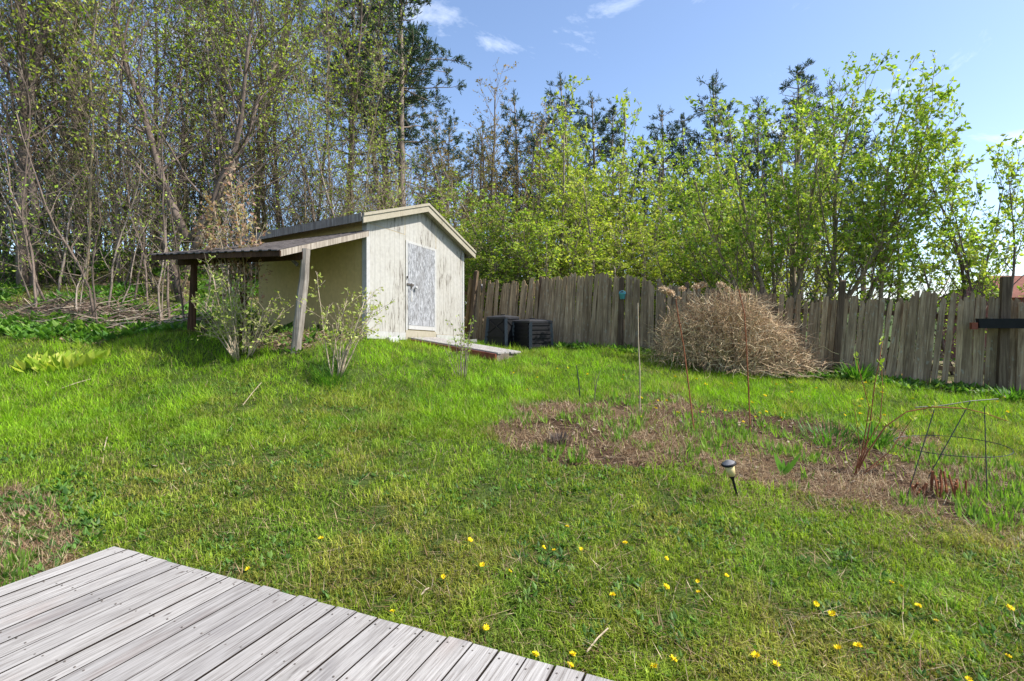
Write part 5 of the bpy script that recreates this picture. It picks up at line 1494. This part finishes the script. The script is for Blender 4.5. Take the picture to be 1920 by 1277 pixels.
# fallen leaves and litter in the wood and on the lawn
def sel_lit(x, y, z, rg):
    px, py, bed, ldry, fringe, wood, lean, beyond, strip = masks(x, y, z); n = len(x)
    keep = (wood & (rg.rand(n) < .9)) | (lean & (rg.rand(n) < .6)) | (strip & (rg.rand(n) < .25)) | (bed & (rg.rand(n) < .4)) | ((rg.rand(n) < .012) & (y > 4))
    return keep & ~on_deck(x, y) & ~in_shed(x, y) & ~beyond, np.array([(.24, .16, .10), (.32, .24, .17), (.15, .095, .065), (.38, .31, .24)])[rg.randint(4, size=n)], (.6 + .8 * rg.rand(n)) * np.where(wood | lean | strip, 1, .6)
mb = leafy(30000, 7, sel_lit, 2.6, 17.0, .4, .075, 2, .25, .6)
o = put("leaf_litter", mb.mesh("leaf_litter", False, True), M_straw); o["kind"] = "stuff"; tag(o, "brown fallen leaves on the wood's floor and under the lean-to", "leaves")

# ------------------------------------------------------------------ dandelions
rg = RS(23)
fl = MB(); n = 46; a = rg.rand(n) * 6.28; el = rg.rand(n)
ax = np.stack([np.cos(a), np.sin(a), .25 + 1.2 * el ** 2], -1)
fl.leaves(np.stack([np.cos(a) * .003, np.sin(a) * .003, .045 + .004 * el], -1), ax, rg.uniform(.016, .024, n), rg, .4, np.array([(.80, .60, .01), (.85, .68, .02)])[rg.randint(2, size=n)], .05, np.stack([-np.sin(a), np.cos(a), 0 * a], -1))
fl_me = fl.mesh("flower_head", False, True)
sm = MB(); sm.tube([(0, 0, -.02), (.002, 0, .02), (0, 0, .046)], [.0025, .0022, .003], 5); sm_me = sm.mesh("stem")
ro = MB()
for k in range(7):
    a0 = k * .9 + rg.normal(0, .2); d0 = np.array([math.cos(a0), math.sin(a0), .35]); L0 = rg.uniform(.05, .085); s0 = np.array([-math.sin(a0), math.cos(a0), 0]); V = [(0, 0, -.01)]; V = []
    for j, (tt_, ww_) in enumerate([(0, .004), (.3, .006), (.42, .016), (.55, .007), (.7, .02), (.82, .01), (1, .001)]):
        c0 = d0 * L0 * tt_ - np.array([0, 0, .03 * tt_ * tt_ - .012]); V += [c0 - s0 * ww_ / 2, c0 + s0 * ww_ / 2]
    ro.add(V, [(2 * j, 2 * j + 1, 2 * j + 3, 2 * j + 2) for j in range(6)], None, (.12, .24, .04))
ro_me = ro.mesh('leaf_rosette', False, True)
M_stem = mat_flat("dandelion_stem", (.16, .25, .06), .6)
spots = [(833, 1078), (905, 1059), (880, 1014), (1015, 1025), (1038, 1032), (1086, 1027), (1062, 988), (1175, 1020), (1246, 1044), (1244, 1098), (1310, 1087), (1311, 1110), (1362, 1080), (1530, 1132), (1564, 1152), (1673, 1092), (1688, 1098), (1718, 1134),
         (1759, 1163), (1888, 1139), (1575, 1222), (1612, 1215), (1457, 1248), (1418, 1233), (909, 1182), (736, 1146), (1073, 1230), (1066, 1247), (1258, 1239), (1233, 1256), (1002, 1229), (1151, 1119), (953, 1071), (601, 1013), (468, 1064), (1890, 1228), (1815, 1270),
         (690, 1242)]
for k in range(46): spots.append((rg.uniform(1180, 1915), rg.uniform(705, 800)))
for k in range(8): spots.append((rg.uniform(960, 1180), rg.uniform(690, 745)))
for (x, y) in spots:
    p = hit(x, y)
    if on_deck(p[0], p[1]): continue
    p2 = hit(x, y + 12 * 4 / max(p[1], 1)) if p[1] < 6 else p
    t = thing("dandelion", "yellow dandelion flower in the lawn grass", "dandelion", p2, "dandelions in the lawn", rg.rand() * 6.28, rg.uniform(.7, 1.2) * (1 if p[1] < 6 else 1.25))
    t.rotation_euler = (rg.normal(.12, .15), rg.normal(0, .2), rg.rand() * 6.28)
    put("leaf_rosette", ro_me, M_leaf, t); put("flower_head", fl_me, M_yellow, t); put("stem", sm_me, M_stem, t)
# a few dropped sticks on the lawn
for i, (x, y, dx, dy, lab) in enumerate([(455, 765, 35, -40, "bent straw-coloured stick lying on the mid lawn"), (195, 850, 6, -22, "short upright straw stalk on the left lawn"), (110, 735, 60, -18, "long pale stick lying near the broad-leaved clump"), (1100, 1235, 40, -40, "straw stalk leaning by the deck's edge"), (790, 1125, 14, -4, "small brown twig piece near the deck")]):
    p = hit(x, y); q = hit(x + dx, y + dy); mid = (p + q) / 2 + [0, 0, .05]; mb = MB(); mb.tube([p + [0, 0, .03], mid, q + [0, 0, .05]], .005, 5)
    solo("stick", mb, M_twig_pale, lab, "stick", p)
